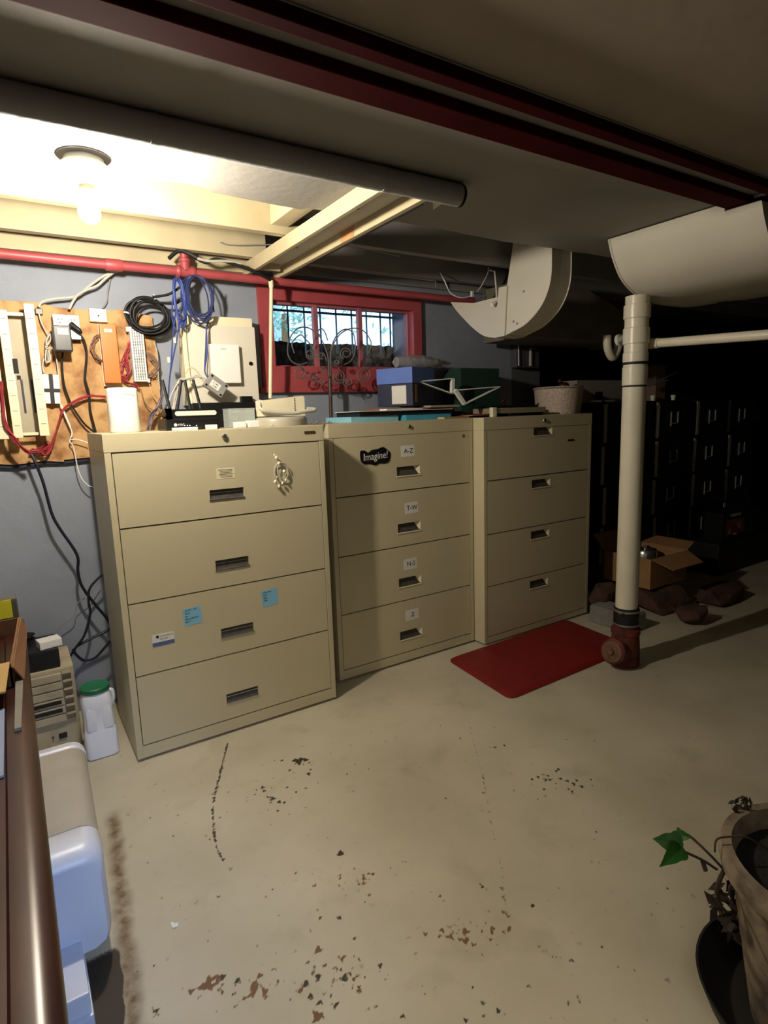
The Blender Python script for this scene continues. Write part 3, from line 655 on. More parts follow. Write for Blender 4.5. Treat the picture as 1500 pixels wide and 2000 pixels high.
bm = bm_(); tube(bm, [P(1210,664,y=2.35), (bx+0.02, by+0.05, P(1210,664,y=2.35).z-0.05)], 0.018, 12, 0); link('trap_arm', bm, m_pvc, Tp)
# thin conduits by the window, right of the channel
cnd = mat('galvanised_conduit', 'a9abad', 0.3, 0.8)
def cable(name, pts, y, r, m_, label, cat, group=None, seg=7, sm=6):
    bm = bm_(); pxtube(bm, pts, y, r, seg, sm); return tag(link(name, bm, m_, shade=True), label, cat, group)
cable('conduit', [(600,517),(700,530),(850,548),(851,560)], 2.95, 0.006, cnd, 'thin metal conduit above the window, bent down at its right end', 'conduit', sm=0)
cable('conduit', [(672,480),(720,487),(780,500)], 2.86, 0.005, cnd, 'short thin metal conduit fixed along the dark joist right of the cream channel', 'conduit', sm=0)
cable('white_cable', [(853,520,2.95),(868,548),(880,572),(900,581),(922,577),(938,562),(952,535),(954,522)], 2.80, 0.0035, m_white, 'white cable drooping between the window and the duct elbow', 'cable')
cable('white_bracket', [(957,528),(966,530),(969,560),(970,585)], 2.72, 0.005, m_white, 'thin white hooked bracket beside the duct elbow', 'bracket', sm=0)
bm = bm_(); q = P(967, 592, x=2.368); tube(bm, [q+Vector((-0.025,0,-0.01)), q+Vector((0.025,0,0.012))], 0.010, 12, 0); tag(link('pipe_clip', bm, m_white, shade=True), 'small white plastic clip under the hooked bracket', 'clip')
q = P(922, 573, y=2.79); bm = bm_(); addbox(bm, q.x-.008, q.y-.006, q.z-.02, q.x+.010, q.y+.006, q.z+.012, .002); tag(link('cable_clamp', bm, m_white), 'little white clamp on the drooping white cable', 'clamp')
# vertical white conduit in front of the window, left
cv = thing('white_conduit', 'vertical white plastic conduit standing in front of the left part of the window', 'conduit', P(529,770,y=2.88))
bm = bm_(); tube(bm, [P(530,556,y=2.88), P(528,778,y=2.88)], 0.0095, 14, 0); link('tube', bm, m_cream, cv, shade=True)
bm = bm_(); tube(bm, [P(529,548,y=2.88), P(530,562,y=2.88)], 0.012, 14, 0); link('collar', bm, m_cream, cv, shade=True)
# dark cable along the joists
cable('black_cable', [(330,505,2.90),(350,490,2.9),(372,497,2.88),(400,512,2.86),(425,507,2.85),(470,520,2.84),(505,534,2.84),(530,548,2.88)], 2.86, 0.009, m_rubber, 'black cable lying over the red pipe beneath the joists', 'cable')
cable('grey_cable', [(386,505),(410,510),(440,510),(470,516)], 2.84, 0.006, m_lgrey, 'short grey cable looping under the joist left of the channel', 'cable')
cable('thin_cable', [(430,473),(440,477),(470,479),(520,478),(545,477)], 2.86, 0.003, m_grey, 'thin wire stapled along the second cream joist', 'wire')

# ------------------------------------------------------------------ plywood board with telephone gear
BY = 3.032
bm = bm_()
out = [(-40,585),(70,590),(110,600),(190,608),(240,605),(297,618),(300,650),(308,690),(312,760),(318,830),(322,860),(180,893),(125,898),(125,902),(85,900),(30,908),(-40,905)]
prism(bm, [P(a, b, y=BY-0.012) for a, b in out], (0, 0.026, 0))
tag(link('plywood_board', bm, m_ply), 'orange-brown plywood backboard on the wall behind the telephone wiring', 'board')
bm = bm_(); pts = [(-40,906),(30,909),(85,901),(127,903),(128,899),(180,894),(182,899),(130,905),(88,906),(30,915),(-40,912)]  # thin dark blue strip following the lower edge of the board
prism(bm, [P(a, b, y=BY-0.003) for a, b in pts], (0, 0.008, 0)); tag(link('lower_edge_line', bm, mat('dark_blue_line', '23263c', 0.7)), 'dark blue line along the lower edge of the plywood', 'paint line')
# telephone blocks
def rack(name, label, xl, xr, zb, zt, full=True):
    t = thing(name, label, 'wiring rack', ((xl+xr)/2, BY-0.02, zb))
    yb = BY-0.013; yf = 2.93
    bm = bm_(); addbox(bm, xl+0.02, yb-0.012, zb+0.005, xr-0.012, yb, zt-0.03); link('back_channel', bm, mat('beige_grey_channel', 'a79e88', 0.6), t)
    for (a, b, zz0, zz1) in ((xr-0.036, xr, zb, zt), (xl, xl+0.034, zb-0.005, zt-0.03)):
        bm = bm_(); addbox(bm, a, yf, zz0, b, yf+0.022, zz1, 0.002); r = link('rail', bm, m_cream, t)
        for k in range(8):
            z = zz0+0.05+k*0.062
            bm = bm_(); addbox(bm, a+0.008, yf-0.0008, z, b-0.008, yf+0.0002, z+0.0015); link('slot_line', bm, m_ink, r)
        bm = bm_(); addbox(bm, a+0.010, yf+0.022, zz0+0.02, a+0.016, yb, zz1-0.02); link('rail_web', bm, m_cream, t)
    for z in (zb+0.004, zt-0.045):
        bm = bm_(); addbox(bm, xl+0.02, yf+0.03, z, xr-0.02, yf+0.036, z+0.012); link('cross_bar', bm, m_cream, t)
    xm = (xl+xr)/2
    for dx in (-0.010, 0.028):
        bm = bm_(); addbox(bm, xm+dx-0.004, yb-0.016, zb+0.10, xm+dx+0.004, yb-0.011, zb+0.24, 0.001); link('dark_slot', bm, mat('navy_slot', '26253a', 0.5), t)
    return t
r1 = rack('wiring_rack', 'tall cream punch-down wiring rack on the plywood with dark slots, fully in view', 0.034, 0.166, 1.325, 1.868)
xq = P(14, 700, y=2.93).x
bm = bm_(); q = P(10, 715, y=2.93); addbox(bm, q.x+0.028, 2.926, q.z-0.03, q.x+0.046, 2.931, q.z+0.03); addbox(bm, q.x+0.036, 2.926, q.z-0.055, q.x+0.050, 2.931, q.z-0.038); link('black_label', bm, m_ink, r1)
r2 = rack('wiring_rack', 'cream punch-down wiring rack cut off by the left edge of the view', -0.115, 0.018, 1.318, 1.86)
# cord hook and small items
q = P(77, 608, y=3.0); bm = bm_(); addbox(bm, q.x-0.015, 3.0, q.z-0.012, q.x+0.012, 3.018, q.z+0.012, .002); tag(link('cable_clip', bm, m_black), 'small black clip at the top of the plywood, right of the rack', 'clip')
cable('grey_cable', [(76,600),(82,590),(105,584),(150,578),(175,558),(205,538),(235,528)], 2.99, 0.0055, m_lgrey, 'grey cord rising from the black clip to the red pipe', 'cable')
cable('grey_cable', [(135,604),(142,590),(152,576),(170,566),(190,558),(205,545),(222,532)], 2.985, 0.0055, m_lgrey, 'grey cord rising from the double outlet box to the red pipe', 'cable')
# coiled grey cord
bm = bm_()
for k in range(5):
    dx = k*1.2
    pxtube(bm, [(93+dx*.5,657),(89+dx*.3,670),(94+dx,700),(92,708),(88+dx*.2,700),(91,678),(97,668),(104-dx,658),(98,652),(92+dx*.4,658)], 2.995-0.003*k, 0.003, 6, 5)
pxtube(bm, [(76,612),(80,628),(90,648),(96,656)], 2.995, 0.003, 6, 5); pxtube(bm, [(104,680),(110,700),(114,730),(117,760)], 2.995, 0.003, 6, 5)
pxtube(bm, [(86,700),(83,715),(86,728)], 2.995, 0.003, 6, 5)
for k in range(2): pxtube(bm, [(88,676+k*3),(97,679+k*3),(106,677+k*3)], 2.975, 0.0022, 6, 3)
tag(link('coiled_cord', bm, m_lgrey, shade=True), 'light grey cord tied in a small figure-eight bundle on the plywood', 'cable')
# outlet box
oq = P(129, 628, y=2.975)
O = thing('outlet_box', 'metal double outlet box with two round sockets at the top of the plywood', 'outlet box', (oq.x, 3.018, oq.z-0.05))
bm = bm_(); addbox(bm, oq.x-0.050, 2.976, oq.z-0.075, oq.x+0.052, 3.02, oq.z+0.028, 0.004); link('box', bm, m_dsteel, O)
bm = bm_(); addbox(bm, oq.x-0.050, 2.972, oq.z-0.074, oq.x+0.052, 2.976, oq.z+0.028, 0.003); cp = link('cover_plate', bm, mat('galvanised_plate', 'd6d8d8', 0.35, 0.3), O)
for dx in (-0.024, 0.026):
    bm = bm_(); lathe(bm, [(0.018,0),(0.018,0.003)], (oq.x+dx, 2.972, oq.z+0.004), (0,-1,0), 20); s = link('socket', bm, m_lgrey, O)
    bm = bm_()
    for ddx in (-0.006, 0.006): addbox(bm, oq.x+dx+ddx-0.001, 2.9682, oq.z+0.003, oq.x+dx+ddx+0.001, 2.9692, oq.z+0.011)
    addbox(bm, oq.x+dx-0.002, 2.9682, oq.z-0.008, oq.x+dx+0.002, 2.9692, oq.z-0.004); link('socket_slots', bm, m_ink, s)
q = P(122, 660, y=2.94); 
Ad = thing('power_adapter', 'large black power adapter with a white sticker plugged into the outlet box', 'power adapter', (q.x, 2.97, q.z))
bm = bm_(); addbox(bm, q.x-0.036, 2.915, q.z-0.058, q.x+0.034, 2.970, q.z+0.050, 0.006)
link('housing', bm, m_black, Ad); card('label_sticker', (q.x+0.002, 2.9148, q.z+0.024), 0.040, 0.026, m_paper, Ad)
q2 = P(147, 640, y=2.95)
Pl = thing('power_plug', 'black angled plug in the right socket of the outlet box', 'plug', (q2.x, 2.97, q2.z))
bm = bm_(); tube(bm, [q2+Vector((-0.016,0.015,0.014)), q2+Vector((0.012,0,-0.010)), q2+Vector((0.020,0.004,-0.022))], 0.015, 10, 3, r1=0.007); link('plug_body', bm, m_rubber, Pl, shade=True)
bm = bm_(); pxtube(bm, [(153,650),(164,665),(169,690),(167,720),(166,740),(174,770),(176,800),(186,840),(190,850)], 2.985, 0.0048, 8); link('cord', bm, m_rubber, Pl, shade=True)
bm = bm_(); pxtube(bm, [(123,686),(121,710),(125,750),(135,780),(145,800),(165,828),(186,845)], 2.99, 0.0042, 8); link('cord', bm, m_rubber, Ad, shade=True)
# taped white box
q = P(101, 760, y=2.985)
Tb = thing('junction_block', 'white wall block crossed by black tape below the grey cord bundle', 'junction box', (q.x, 3.018, q.z))
R5 = rotm(math.radians(2), 'Y', q)
bm = bm_(); addbox(bm, q.x-0.032, 2.985, q.z-0.062, q.x+0.030, 3.018, q.z+0.062, 0.003, M=R5); link('block', bm, m_white, Tb)
bm = bm_(); addbox(bm, q.x-0.008, 2.982, q.z-0.064, q.x+0.008, 2.985, q.z+0.064, M=R5); addbox(bm, q.x-0.034, 2.9815, q.z-0.012, q.x+0.032, 2.985, q.z+0.002, M=R5); addbox(bm, q.x-0.036, 2.984, q.z-0.064, q.x-0.032, 3.018, q.z+0.055, M=R5); link('black_tape', bm, m_rubber, Tb)
cable('white_wire', [(120,790),(130,815),(138,835),(140,850),(136,862),(142,870),(146,885),(152,915),(160,935),(172,948),(182,951)], 2.99, 0.0024, m_white, 'thin white wire hanging from the taped block down past the plywood', 'wire')
cable('white_wire', [(118,788),(122,800),(133,825),(141,845),(138,858),(150,858),(172,865)], 2.985, 0.0024, m_white, 'short thin white wire knotted below the taped block', 'wire')
# cream square box and orange cover
q = P(192, 617, y=3.0)
bm = bm_(); addbox(bm, q.x-0.036, 2.995, q.z-0.026, q.x+0.034, 3.02, q.z+0.030, 0.002); t = thing('wall_box', 'small square cream box with a centre screw above the orange cover', 'junction box', (q.x, 3.02, q.z)); link('box', bm, m_cream, t)
bm = bm_(); lathe(bm, [(0.004,0),(0.004,0.002)], (q.x, 2.995, q.z), (0,-1,0), 12); link('screw_head', bm, m_dsteel, t)
oc = thing('orange_cover', 'long bright orange plastic wiring cover on the plywood', 'wiring cover', P(213,690,y=3.02))
qa = P(191, 632, y=2.96); qb = P(233, 748, y=2.96)
bm = bm_(); x0_, x1_ = P(204, 700, y=2.96).x-0.004, P(228, 700, y=2.96).x+0.004
addbox(bm, x0_-0.002, 2.96, qb.z, x1_+0.006, 3.0, qa.z, 0.003); link('cover', bm, mat('orange_plastic', 'e8712b', 0.4, var=0.02), oc)
addb = bm_(); addbox(addb, x0_-0.004, 3.0, qb.z-0.012, x1_+0.012, 3.02, qa.z+0.004); link('base', addb, m_cream, oc)
cdq = card('label', ((x0_+x1_)/2+0.002, 2.9598, qa.z-0.028), 0.032, 0.014, m_paper, oc); text('lettering', '66M1', 0.011, ((x0_+x1_)/2+0.002, 2.959, qa.z-0.028), m_ink, oc)
# punch block
pb = thing('punch_block', 'white punch-down terminal block with rows of dark contacts, left of the cable coil', 'terminal block', P(267,690,y=3.02))
xa, xb = P(258, 690, y=2.97).x, P(284, 690, y=2.97).x; za, zb_ = P(265, 745, y=2.97).z, P(265, 638, y=2.97).z
bm = bm_(); addbox(bm, xa, 2.972, za, xb, 3.018, zb_, 0.002); link('block', bm, m_white, pb)
bm = bm_()
for i in range(5):
    for k in range(34):
        z = za+0.010+k*(zb_-za-0.02)/33; x = xa+0.010+i*(xb-xa-0.02)/4
        addbox(bm, x-0.0026, 2.9695, z-0.0015, x+0.0026, 2.9722, z+0.0015)
o = link('contacts', bm, m_dsteel, pb); o['kind'] = 'stuff'
bm = bm_(); addbox(bm, xa-0.014, 2.975, zb_-0.022, xa, 3.0, zb_-0.002, 0.002); link('end_clip', bm, m_white, pb)
bm = bm_(); addbox(bm, xb, 2.975, zb_-0.020, xb+0.010, 3.0, zb_-0.003, 0.002); link('end_clip', bm, m_white, pb)
bm = bm_(); addbox(bm, xb, 2.985, za-0.004, xb+0.012, 3.01, za+0.014, 0.002); link('end_clip', bm, m_white, pb)
# red wire bundles
def bundle(name, pts, n, spread, y, r, m_, label, seed, cat='wire bundle'):
    rnd = random.Random(seed); bm = bm_()
    for i in range(n):
        q = []
        for k, p in enumerate(pts):
            s = spread if len(p) < 3 else spread*p[2]
            q.append((p[0]+rnd.uniform(-s, s), p[1]+rnd.uniform(-s, s), y-rnd.uniform(0, 0.02)))
        pxtube(bm, q, y, r, 5, 5)
    o = link(name, bm, m_, shade=True); return tag(o, label, cat, None)
bundle('red_wire_bundle', [(2,745),(5,790),(12,830),(28,858),(45,875),(60,886)], 12, 3.2, 2.93, 0.0022, m_redwire, 'bundle of red wires drooping from the left rack to the lower plywood', 5)
bundle('red_wire_bundle', [(206,775,.8),(175,774),(150,782),(125,800),(113,830),(103,862),(92,888),(80,884),(62,878)], 7, 2.4, 3.0, 0.0024, m_redwire, 'red wires arching from behind the white mesh router down to the left', 6)
bundle('red_wire_bundle', [(60,880,.8),(85,882,2.2),(96,870,2.2),(75,888,1.8)], 8, 4, 3.0, 0.002, m_redwire, 'tangle of red wires at the bottom edge of the plywood', 8)
bundle('red_wire_bundle', [(252,670),(244,700),(234,722),(240,740,1.5),(252,728),(246,705),(250,690)], 9, 5, 3.0, 0.0020, m_redwire, 'tangle of dark red wires between the orange cover and the punch block', 9)
bundle('red_wire_bundle', [(236,735),(250,748),(262,752),(270,758)], 6, 4, 3.0, 0.002, m_redwire, 'short red wires curling under the punch block', 19)
m_bwire = mat('brown_wire', '7e6150', 0.6, var=0.4, scale=40)
bundle('brown_wire_bundle', [(286,690),(298,700,1.5),(306,715,1.8),(298,728,1.6),(288,735)], 9, 4, 3.0, 0.0018, m_bwire, 'fan of thin brown and grey wires right of the punch block', 10)
bundle('brown_wire_bundle', [(198,655),(186,660,1.5),(180,680,1.5),(190,700,1.5),(198,705)], 7, 3, 3.0, 0.0018, m_bwire, 'few thin brown wires left of the orange cover', 11)
bundle('brown_wire_bundle', [(318,770,.6),(312,790,1.2),(300,812,1.6),(290,838,1.4)], 8, 4, 2.97, 0.0022, mat('violet_grey_wire', '6c6070', 0.6, var=.4, scale=30), 'violet-grey wires running down behind the black modem', 12)
cable('tan_wire', [(292,750),(300,775),(312,792),(316,815),(308,838)], 2.98, 0.0026, mat('tan_wire', 'd8a878', 0.6), 'tan wire curving down from the punch block to the cabinet top', 'wire')
cable('tan_wire', [(275,760),(282,785),(296,800),(310,802)], 2.985, 0.0026, m_bwire, 'brown wire curving on the plywood right of the white mesh router', 'wire')
cable('grey_wire', [(300,668),(305,680),(308,700),(309,730),(312,760)], 2.99, 0.0028, m_lgrey, 'pale wire running down the right edge of the plywood', 'wire')
cable('grey_cable', [(215,545),(210,570),(208,590),(200,602)], 3.03, 0.004, m_grey, 'thin grey cord on the wall above the cream square box', 'cable')

# black cable coil
cc = P(287, 617, y=2.96); rnd = random.Random(3)
bm = bm_()
for k in range(9):
    rx = 0.082+rnd.uniform(-.014,.016); rz = 0.070+rnd.uniform(-.010,.012); ox = rnd.uniform(-.010,.016)+(0.02 if k > 5 else 0); oz = rnd.uniform(-.012,.012)-(0.018 if k > 5 else 0)
    tube(bm, [cc+Vector((ox+rx*math.cos(a), -0.02+0.006*k+0.006*math.sin(2*a), oz+rz*math.sin(a))) for a in [2*PI*j/20+k for j in range(21)]], 0.0052, 7, 2)
pxtube(bm, [(298,580),(315,578),(332,574),(350,562),(365,548),(372,540)], 2.93, 0.006, 7); pxtube(bm, [(300,590),(320,592),(345,592),(362,575),(372,550)], 2.94, 0.006, 7)
K = thing('cable_coil', 'thick black cable wound in a big round coil hanging on the wall', 'cable coil', cc); link('coil', bm, m_rubber, K, shade=True)
for px, py in ((247,611),(301,580)):
    q = P(px, py, y=2.94); bm = bm_(); lathe(bm, [(0.012,-.003),(0.012,.003)], q, (0.3,0,1) if px < 260 else (1,0,0.3), 10); link('cable_tie', bm, m_white, K)
# blue coils hanging from the pipe
def coil(name, label, cx, cy, rx, rz, n, y, r, m_, seed, extra=None):
    rnd = random.Random(seed); bm = bm_(); c = P(cx, cy, y=y)
    for k in range(n):
        a_, b_ = rx*rnd.uniform(.75,1.1), rz*rnd.uniform(.85,1.1); ox = rnd.uniform(-.25,.25)*rx; oz = (rz-b_)
        ph = rnd.uniform(-.2,.2)
        tube(bm, [c+Vector((ox*0.6+a_*math.cos(t_)+ph*0.02*math.sin(t_), -0.01+0.02*rnd.random()*math.sin(t_), oz+b_*math.sin(t_))) for t_ in [2*PI*j/18+1.57 for j in range(19)]], r, 6, 2)
    if extra:
        for e_ in extra: pxtube(bm, e_, y, r, 6)
    return tag(link(name, bm, m_, shade=True), label, 'cable coil')
coil('blue_cable_coil', 'narrow hank of blue network cable hanging from the red pipe, the left one', 350, 590, 0.024, 0.105, 8, 2.90, 0.0032, m_blue, 1,
     [[(345,600),(338,650),(335,700),(333,725),(330,755),(328,790)],[(352,610),(346,660),(342,680),(336,710),(333,728)],[(340,560),(336,620),(348,648),(352,600)]])
coil('blue_cable_coil', 'wide round loop of dark blue network cable hanging from the red pipe, the right one', 387, 582, 0.066, 0.100, 8, 2.905, 0.0034, mat('dark_blue_cable', '29335f', 0.45), 2,
     [[(418,560),(415,600),(404,640),(402,680),(400,720),(403,733),(410,742)],[(400,545),(412,570),(418,610)]])
bm = bm_()
for px, py in ((341,665),(329,703)):
    q = P(px, py, y=2.895); bm = bm_(); addbox(bm, q.x-0.0055, q.y-0.006, q.z-0.012, q.x+0.0055, q.y+0.006, q.z+0.012, 0.001)
    tag(link('cable_tag', bm, m_cream), 'cream tag wrapped round the blue cable, the %s one' % ('upper' if py < 690 else 'lower'), 'cable tag')

# electrical panel
xa, xb = P(372, 700, y=2.93).x-0.004, P(500, 700, y=2.93).x+0.006; zt, zb_ = P(440, 636, y=2.93).z, P(440, 786, y=2.93).z
E1 = thing('electrical_panel', 'wide cream electrical panel with a round lock, left of the window', 'electrical panel', ((xa+xb)/2, 3.05, zb_))
bm = bm_(); addbox(bm, xa-0.02, 2.955, zb_-0.01, xb-0.005, 3.048, zt+0.045, 0.002); link('box', bm, m_cream, E1)
bm = bm_(); addbox(bm, xa, 2.938, zb_, xb, 2.954, zt, 0.003); link('door', bm, mat('off_white_door', 'd5cfc0', 0.45, var=.02), E1)
q = P(490, 710, y=2.935); bm = bm_(); lathe(bm, [(0.010,0),(0.009,0.006)], (q.x, 2.938, q.z), (0,-1,0), 18); link('door_lock', bm, m_dsteel, E1)
q = P(479, 778, y=2.93)
Bc = thing('black_module', 'black flat module under the lower right corner of the electrical panel', 'module', (q.x, 2.95, q.z))
z0 = P(440, 808, y=2.90).z; bm = bm_(); addbox(bm, P(375,800,y=2.90).x, 2.88, z0, P(510,800,y=2.90).x, 2.95, P(440,787,y=2.90).z, 0.003); link('base', bm, m_black, Bc)
bm = bm_(); addbox(bm, q.x-0.028, 2.905, q.z-0.026, q.x+0.030, 2.936, q.z+0.010, 0.002); link('tab', bm, m_dsteel, Bc)
# slim white unit on the panel
xa, xb = P(413, 710, y=2.90).x, P(470, 710, y=2.90).x; zt, zb_ = P(440, 672, y=2.90).z, P(440, 748, y=2.90).z
U = thing('network_unit', 'slim white box with a small round light fixed on the electrical panel door', 'network device', ((xa+xb)/2, 2.938, zb_))
bm = bm_(); addbox(bm, xa, 2.905, zb_, xb, 2.937, zt, 0.006); link('housing', bm, m_white, U)
q = P(437, 686, y=2.90); bm = bm_(); lathe(bm, [(0.005,0),(0.005,0.001)], (q.x, 2.905, q.z-0.002), (0,-1,0), 14); link('indicator_light', bm, mat('lit_indicator', (1,1,1), emit=2.0), U)
text('lettering', 'verizon', 0.010, (q.x, 2.9045, q.z+0.012), m_grey, U)
# grey splitter box
q = P(421, 753, y=2.86); Rm = rotm(math.radians(37), 'Y', q)
Sb = thing('splitter_box', 'grey plastic box with four screw holes and a label hanging askew on cables', 'splitter box', q)
bm = bm_(); addbox(bm, q.x-0.050, 2.845, q.z-0.036, q.x+0.050, 2.875, q.z+0.036, 0.004, M=Rm); link('box', bm, m_grey, Sb)
for sx in (-1, 1):
    for sz in (-1, 1):
        bm = bm_(); lathe(bm, [(0.006,0),(0.005,0.0015)], (q.x+sx*0.040, 2.845, q.z+sz*0.026), (0,-1,0), 12); bmesh.ops.transform(bm, matrix=Rm, verts=bm.verts); link('screw_hole', bm, m_black, Sb)
cl_ = card('label', (q.x-0.006, 2.8445, q.z+0.001), 0.050, 0.032, m_paper, Sb, rot=math.radians(37))
text('lettering', 'E 1401', 0.011, (q.x-0.003, 2.8430, q.z+0.006), m_ink, Sb, rot=(PI/2, math.radians(37), 0)); text('lettering', '8 300', 0.009, (q.x-0.010, 2.8430, q.z-0.006), m_ink, Sb, rot=(PI/2, math.radians(37), 0))
cable('blue_cable', [(403,640,2.90),(404,690,2.89),(400,725,2.87),(408,738,2.86)], 2.88, 0.0036, m_blue, 'blue cable dropping from the loop to the grey splitter box', 'cable')
cable('grey_cable', [(408,742),(390,736),(372,738),(352,745),(340,760),(330,785),(325,812)], 2.86, 0.0035, m_lgrey, 'grey cable curving left from the splitter box down behind the antennas', 'cable')
cable('yellow_cable', [(400,748),(385,725),(372,718),(362,730)], 2.865, 0.003, mat('yellow_cable', 'c9b98a', 0.5), 'pale yellow cable at the left of the splitter box', 'cable')
cable('white_cable', [(362,560,2.95),(360,620),(364,680),(368,715),(372,740),(385,775)], 2.93, 0.005, m_cream, 'white cable running down the wall left of the electrical panel', 'cable')
bundle('grey_wire_bundle', [(372,740,.5),(352,745),(345,775,1.3),(338,815,1.6)], 7, 4, 2.88, 0.0030, m_lgrey, 'bundle of pale cables drooping behind the modem antennas', 22)
cable('black_cable', [(60,885,2.97),(70,905,2.96),(85,945,2.96),(100,1000),(115,1030),(150,1083),(152,1115),(160,1145),(185,1180),(210,1210),(214,1228),(180,1246),(150,1262)], 2.96, 0.0065, mat('navy_cord', '0e1022', 0.5), 'thick black cord hanging down the wall from the plywood to the floor devices', 'cable')
cable('black_cable', [(200,1122),(176,1148),(173,1175),(176,1200),(165,1240),(150,1262),(135,1285)], 2.95, 0.0055, MATS['navy_cord'], 'black cord crossing behind the cabinet and dropping to the battery unit', 'cable')
cable('black_cable', [(215,1252),(200,1270),(185,1285),(165,1290),(150,1280),(142,1268)], 2.93, 0.006, MATS['navy_cord'], 'black cord looping low between the cabinet side and the battery unit', 'cable')
cable('thin_cable', [(106,1232),(125,1215),(145,1200),(150,1180),(175,1160),(195,1130)], 3.0, 0.002, m_grey, 'thin grey cord running up the wall from the battery unit', 'cable')

# ------------------------------------------------------------------ on top of the near cabinet
TZ = 1.3305
def pz(px, py, z=TZ): return P(px, py, z=z)
# tall white mesh router
c = Vector((P(241,800,y=2.60).x, 2.60, TZ)); hh_ = P(241,757,y=2.57).z-TZ
Rt = thing('mesh_router', 'tall white mesh router with rounded sides standing at the left end of the near cabinet', 'router', c)
def ov(cx, cy, a, b, z, n=28, e=2.6):
    out = []
    for k in range(n):
        t_ = 2*PI*k/n; cs, sn = math.cos(t_), math.sin(t_)
        out.append(Vector((cx+a*math.copysign(abs(cs)**(2/e), cs), cy+b*math.copysign(abs(sn)**(2/e), sn), z)))
    return out
def loft(bm, rings):
    vs = [[bm.verts.new(p) for p in r] for r in rings]; n = len(vs[0])
    for a, b in zip(vs, vs[1:]):
        for k in range(n): bm.faces.new((a[k], a[(k+1) % n], b[(k+1) % n], b[k]))
    bm.faces.new(vs[0][::-1]); bm.faces.new(vs[-1])
wr = (P(272,800,y=2.57).x-P(209,800,y=2.57).x)/2
bm = bm_(); loft(bm, [ov(c.x,c.y,wr-.004,.038,TZ), ov(c.x,c.y,wr,.042,TZ+.006), ov(c.x,c.y,wr-.002,.042,TZ+hh_-.006), ov(c.x,c.y,wr-.008,.036,TZ+hh_)]); link('housing', bm, m_white, Rt, shade=True)
text('lettering', 'verizon', 0.014, (c.x+0.018, 2.5565, TZ+hh_-0.024), m_grey, Rt)
q = P(255, 829, y=2.556); bm = bm_(); lathe(bm, [(0.0045,0),(0.0045,0.001)], (q.x, 2.5575, q.z), (0,-1,0), 14); link('indicator_light', bm, MATS['lit_indicator'], Rt)
# black modem with rounded router lying on it
xa, xb = P(322, 830, y=2.50).x, P(429, 830, y=2.50).x
Mo = thing('modem', 'flat black modem box with white lettering on the near cabinet, under the rounded router', 'modem', ((xa+xb)/2, 2.58, TZ))
zt = P(380, 816, y=2.50).z
bm = bm_(); addbox(bm, xa+0.004, 2.50, TZ, xb, 2.66, zt, 0.006); link('housing', bm, m_black, Mo)
q = P(343, 830, y=2.4985); bm = bm_(); lathe(bm, [(0.0065,0),(0.0065,0.001)], (q.x, 2.4997, q.z), (0,-1,0), 16); link('logo', bm, m_white, Mo)
text('lettering', 'AT&T', 0.011, (q.x+0.022, 2.4992, q.z), m_white, Mo)
for px in (361, 366, 371, 384): 
    g = P(px, 831, y=2.4985); bm = bm_(); addbox(bm, g.x-0.0016, 2.499, g.z-0.0016, g.x+0.0016, 2.5002, g.z+0.0016); link('indicator_light', bm, MATS['lit_indicator'], Mo)
xa2, xb2 = P(330, 806, y=2.50).x, P(428, 806, y=2.50).x; z0_ = zt+0.0005; z1_ = P(380, 797, y=2.50).z+0.002
Ro = thing('wifi_router', 'rounded black router with a silver-white face strip and four upright antennas on the modem', 'router', ((xa2+xb2)/2, 2.58, z0_))
def pill(bm, x0, x1, z0, z1, y0, y1, n=10):
    r = (z1-z0)/2; zc = (z0+z1)/2; o = []
    for k in range(n+1): t_ = PI/2+PI*k/n; o.append(Vector((x0+r+r*math.cos(t_), y0, zc+r*math.sin(t_))))
    for k in range(n+1): t_ = -PI/2+PI*k/n; o.append(Vector((x1-r+r*math.cos(t_), y0, zc+r*math.sin(t_))))
    prism(bm, o, (0, y1-y0, 0))
z1_ = z0_+0.036
bm = bm_(); pill(bm, xa2, xb2, z0_, z1_, 2.505, 2.66); link('housing', bm, m_black, Ro, shade=True)
bm = bm_(); pill(bm, xa2+0.024, xb2-0.010, z0_+0.009, z1_-0.008, 2.503, 2.506); link('face_strip', bm, mat('silver_white_strip', 'd9d2c4', 0.35), Ro, shade=True)
bm = bm_(); pill(bm, xa2-0.012, xa2+0.010, z0_-0.004, z1_+0.004, 2.499, 2.510); link('end_ring', bm, m_dsteel, Ro, shade=True)
for (bx_, by_), (tx_, ty_) in (((332,800),(317,742)), ((346,800),(354,742)), ((372,800),(361,742)), ((392,797),(377,742))):
    yb_ = 2.62 if bx_ > 340 else 2.56
    A = P(bx_, by_, y=yb_); B2 = P(tx_, ty_, y=yb_+0.02); bm = bm_(); tube(bm, [A-Vector((0,0,0.012)), A, B2], 0.0075, 10, 0, r1=0.0062, flat=0.6); link('antenna', bm, m_rubber, Ro, shade=True)
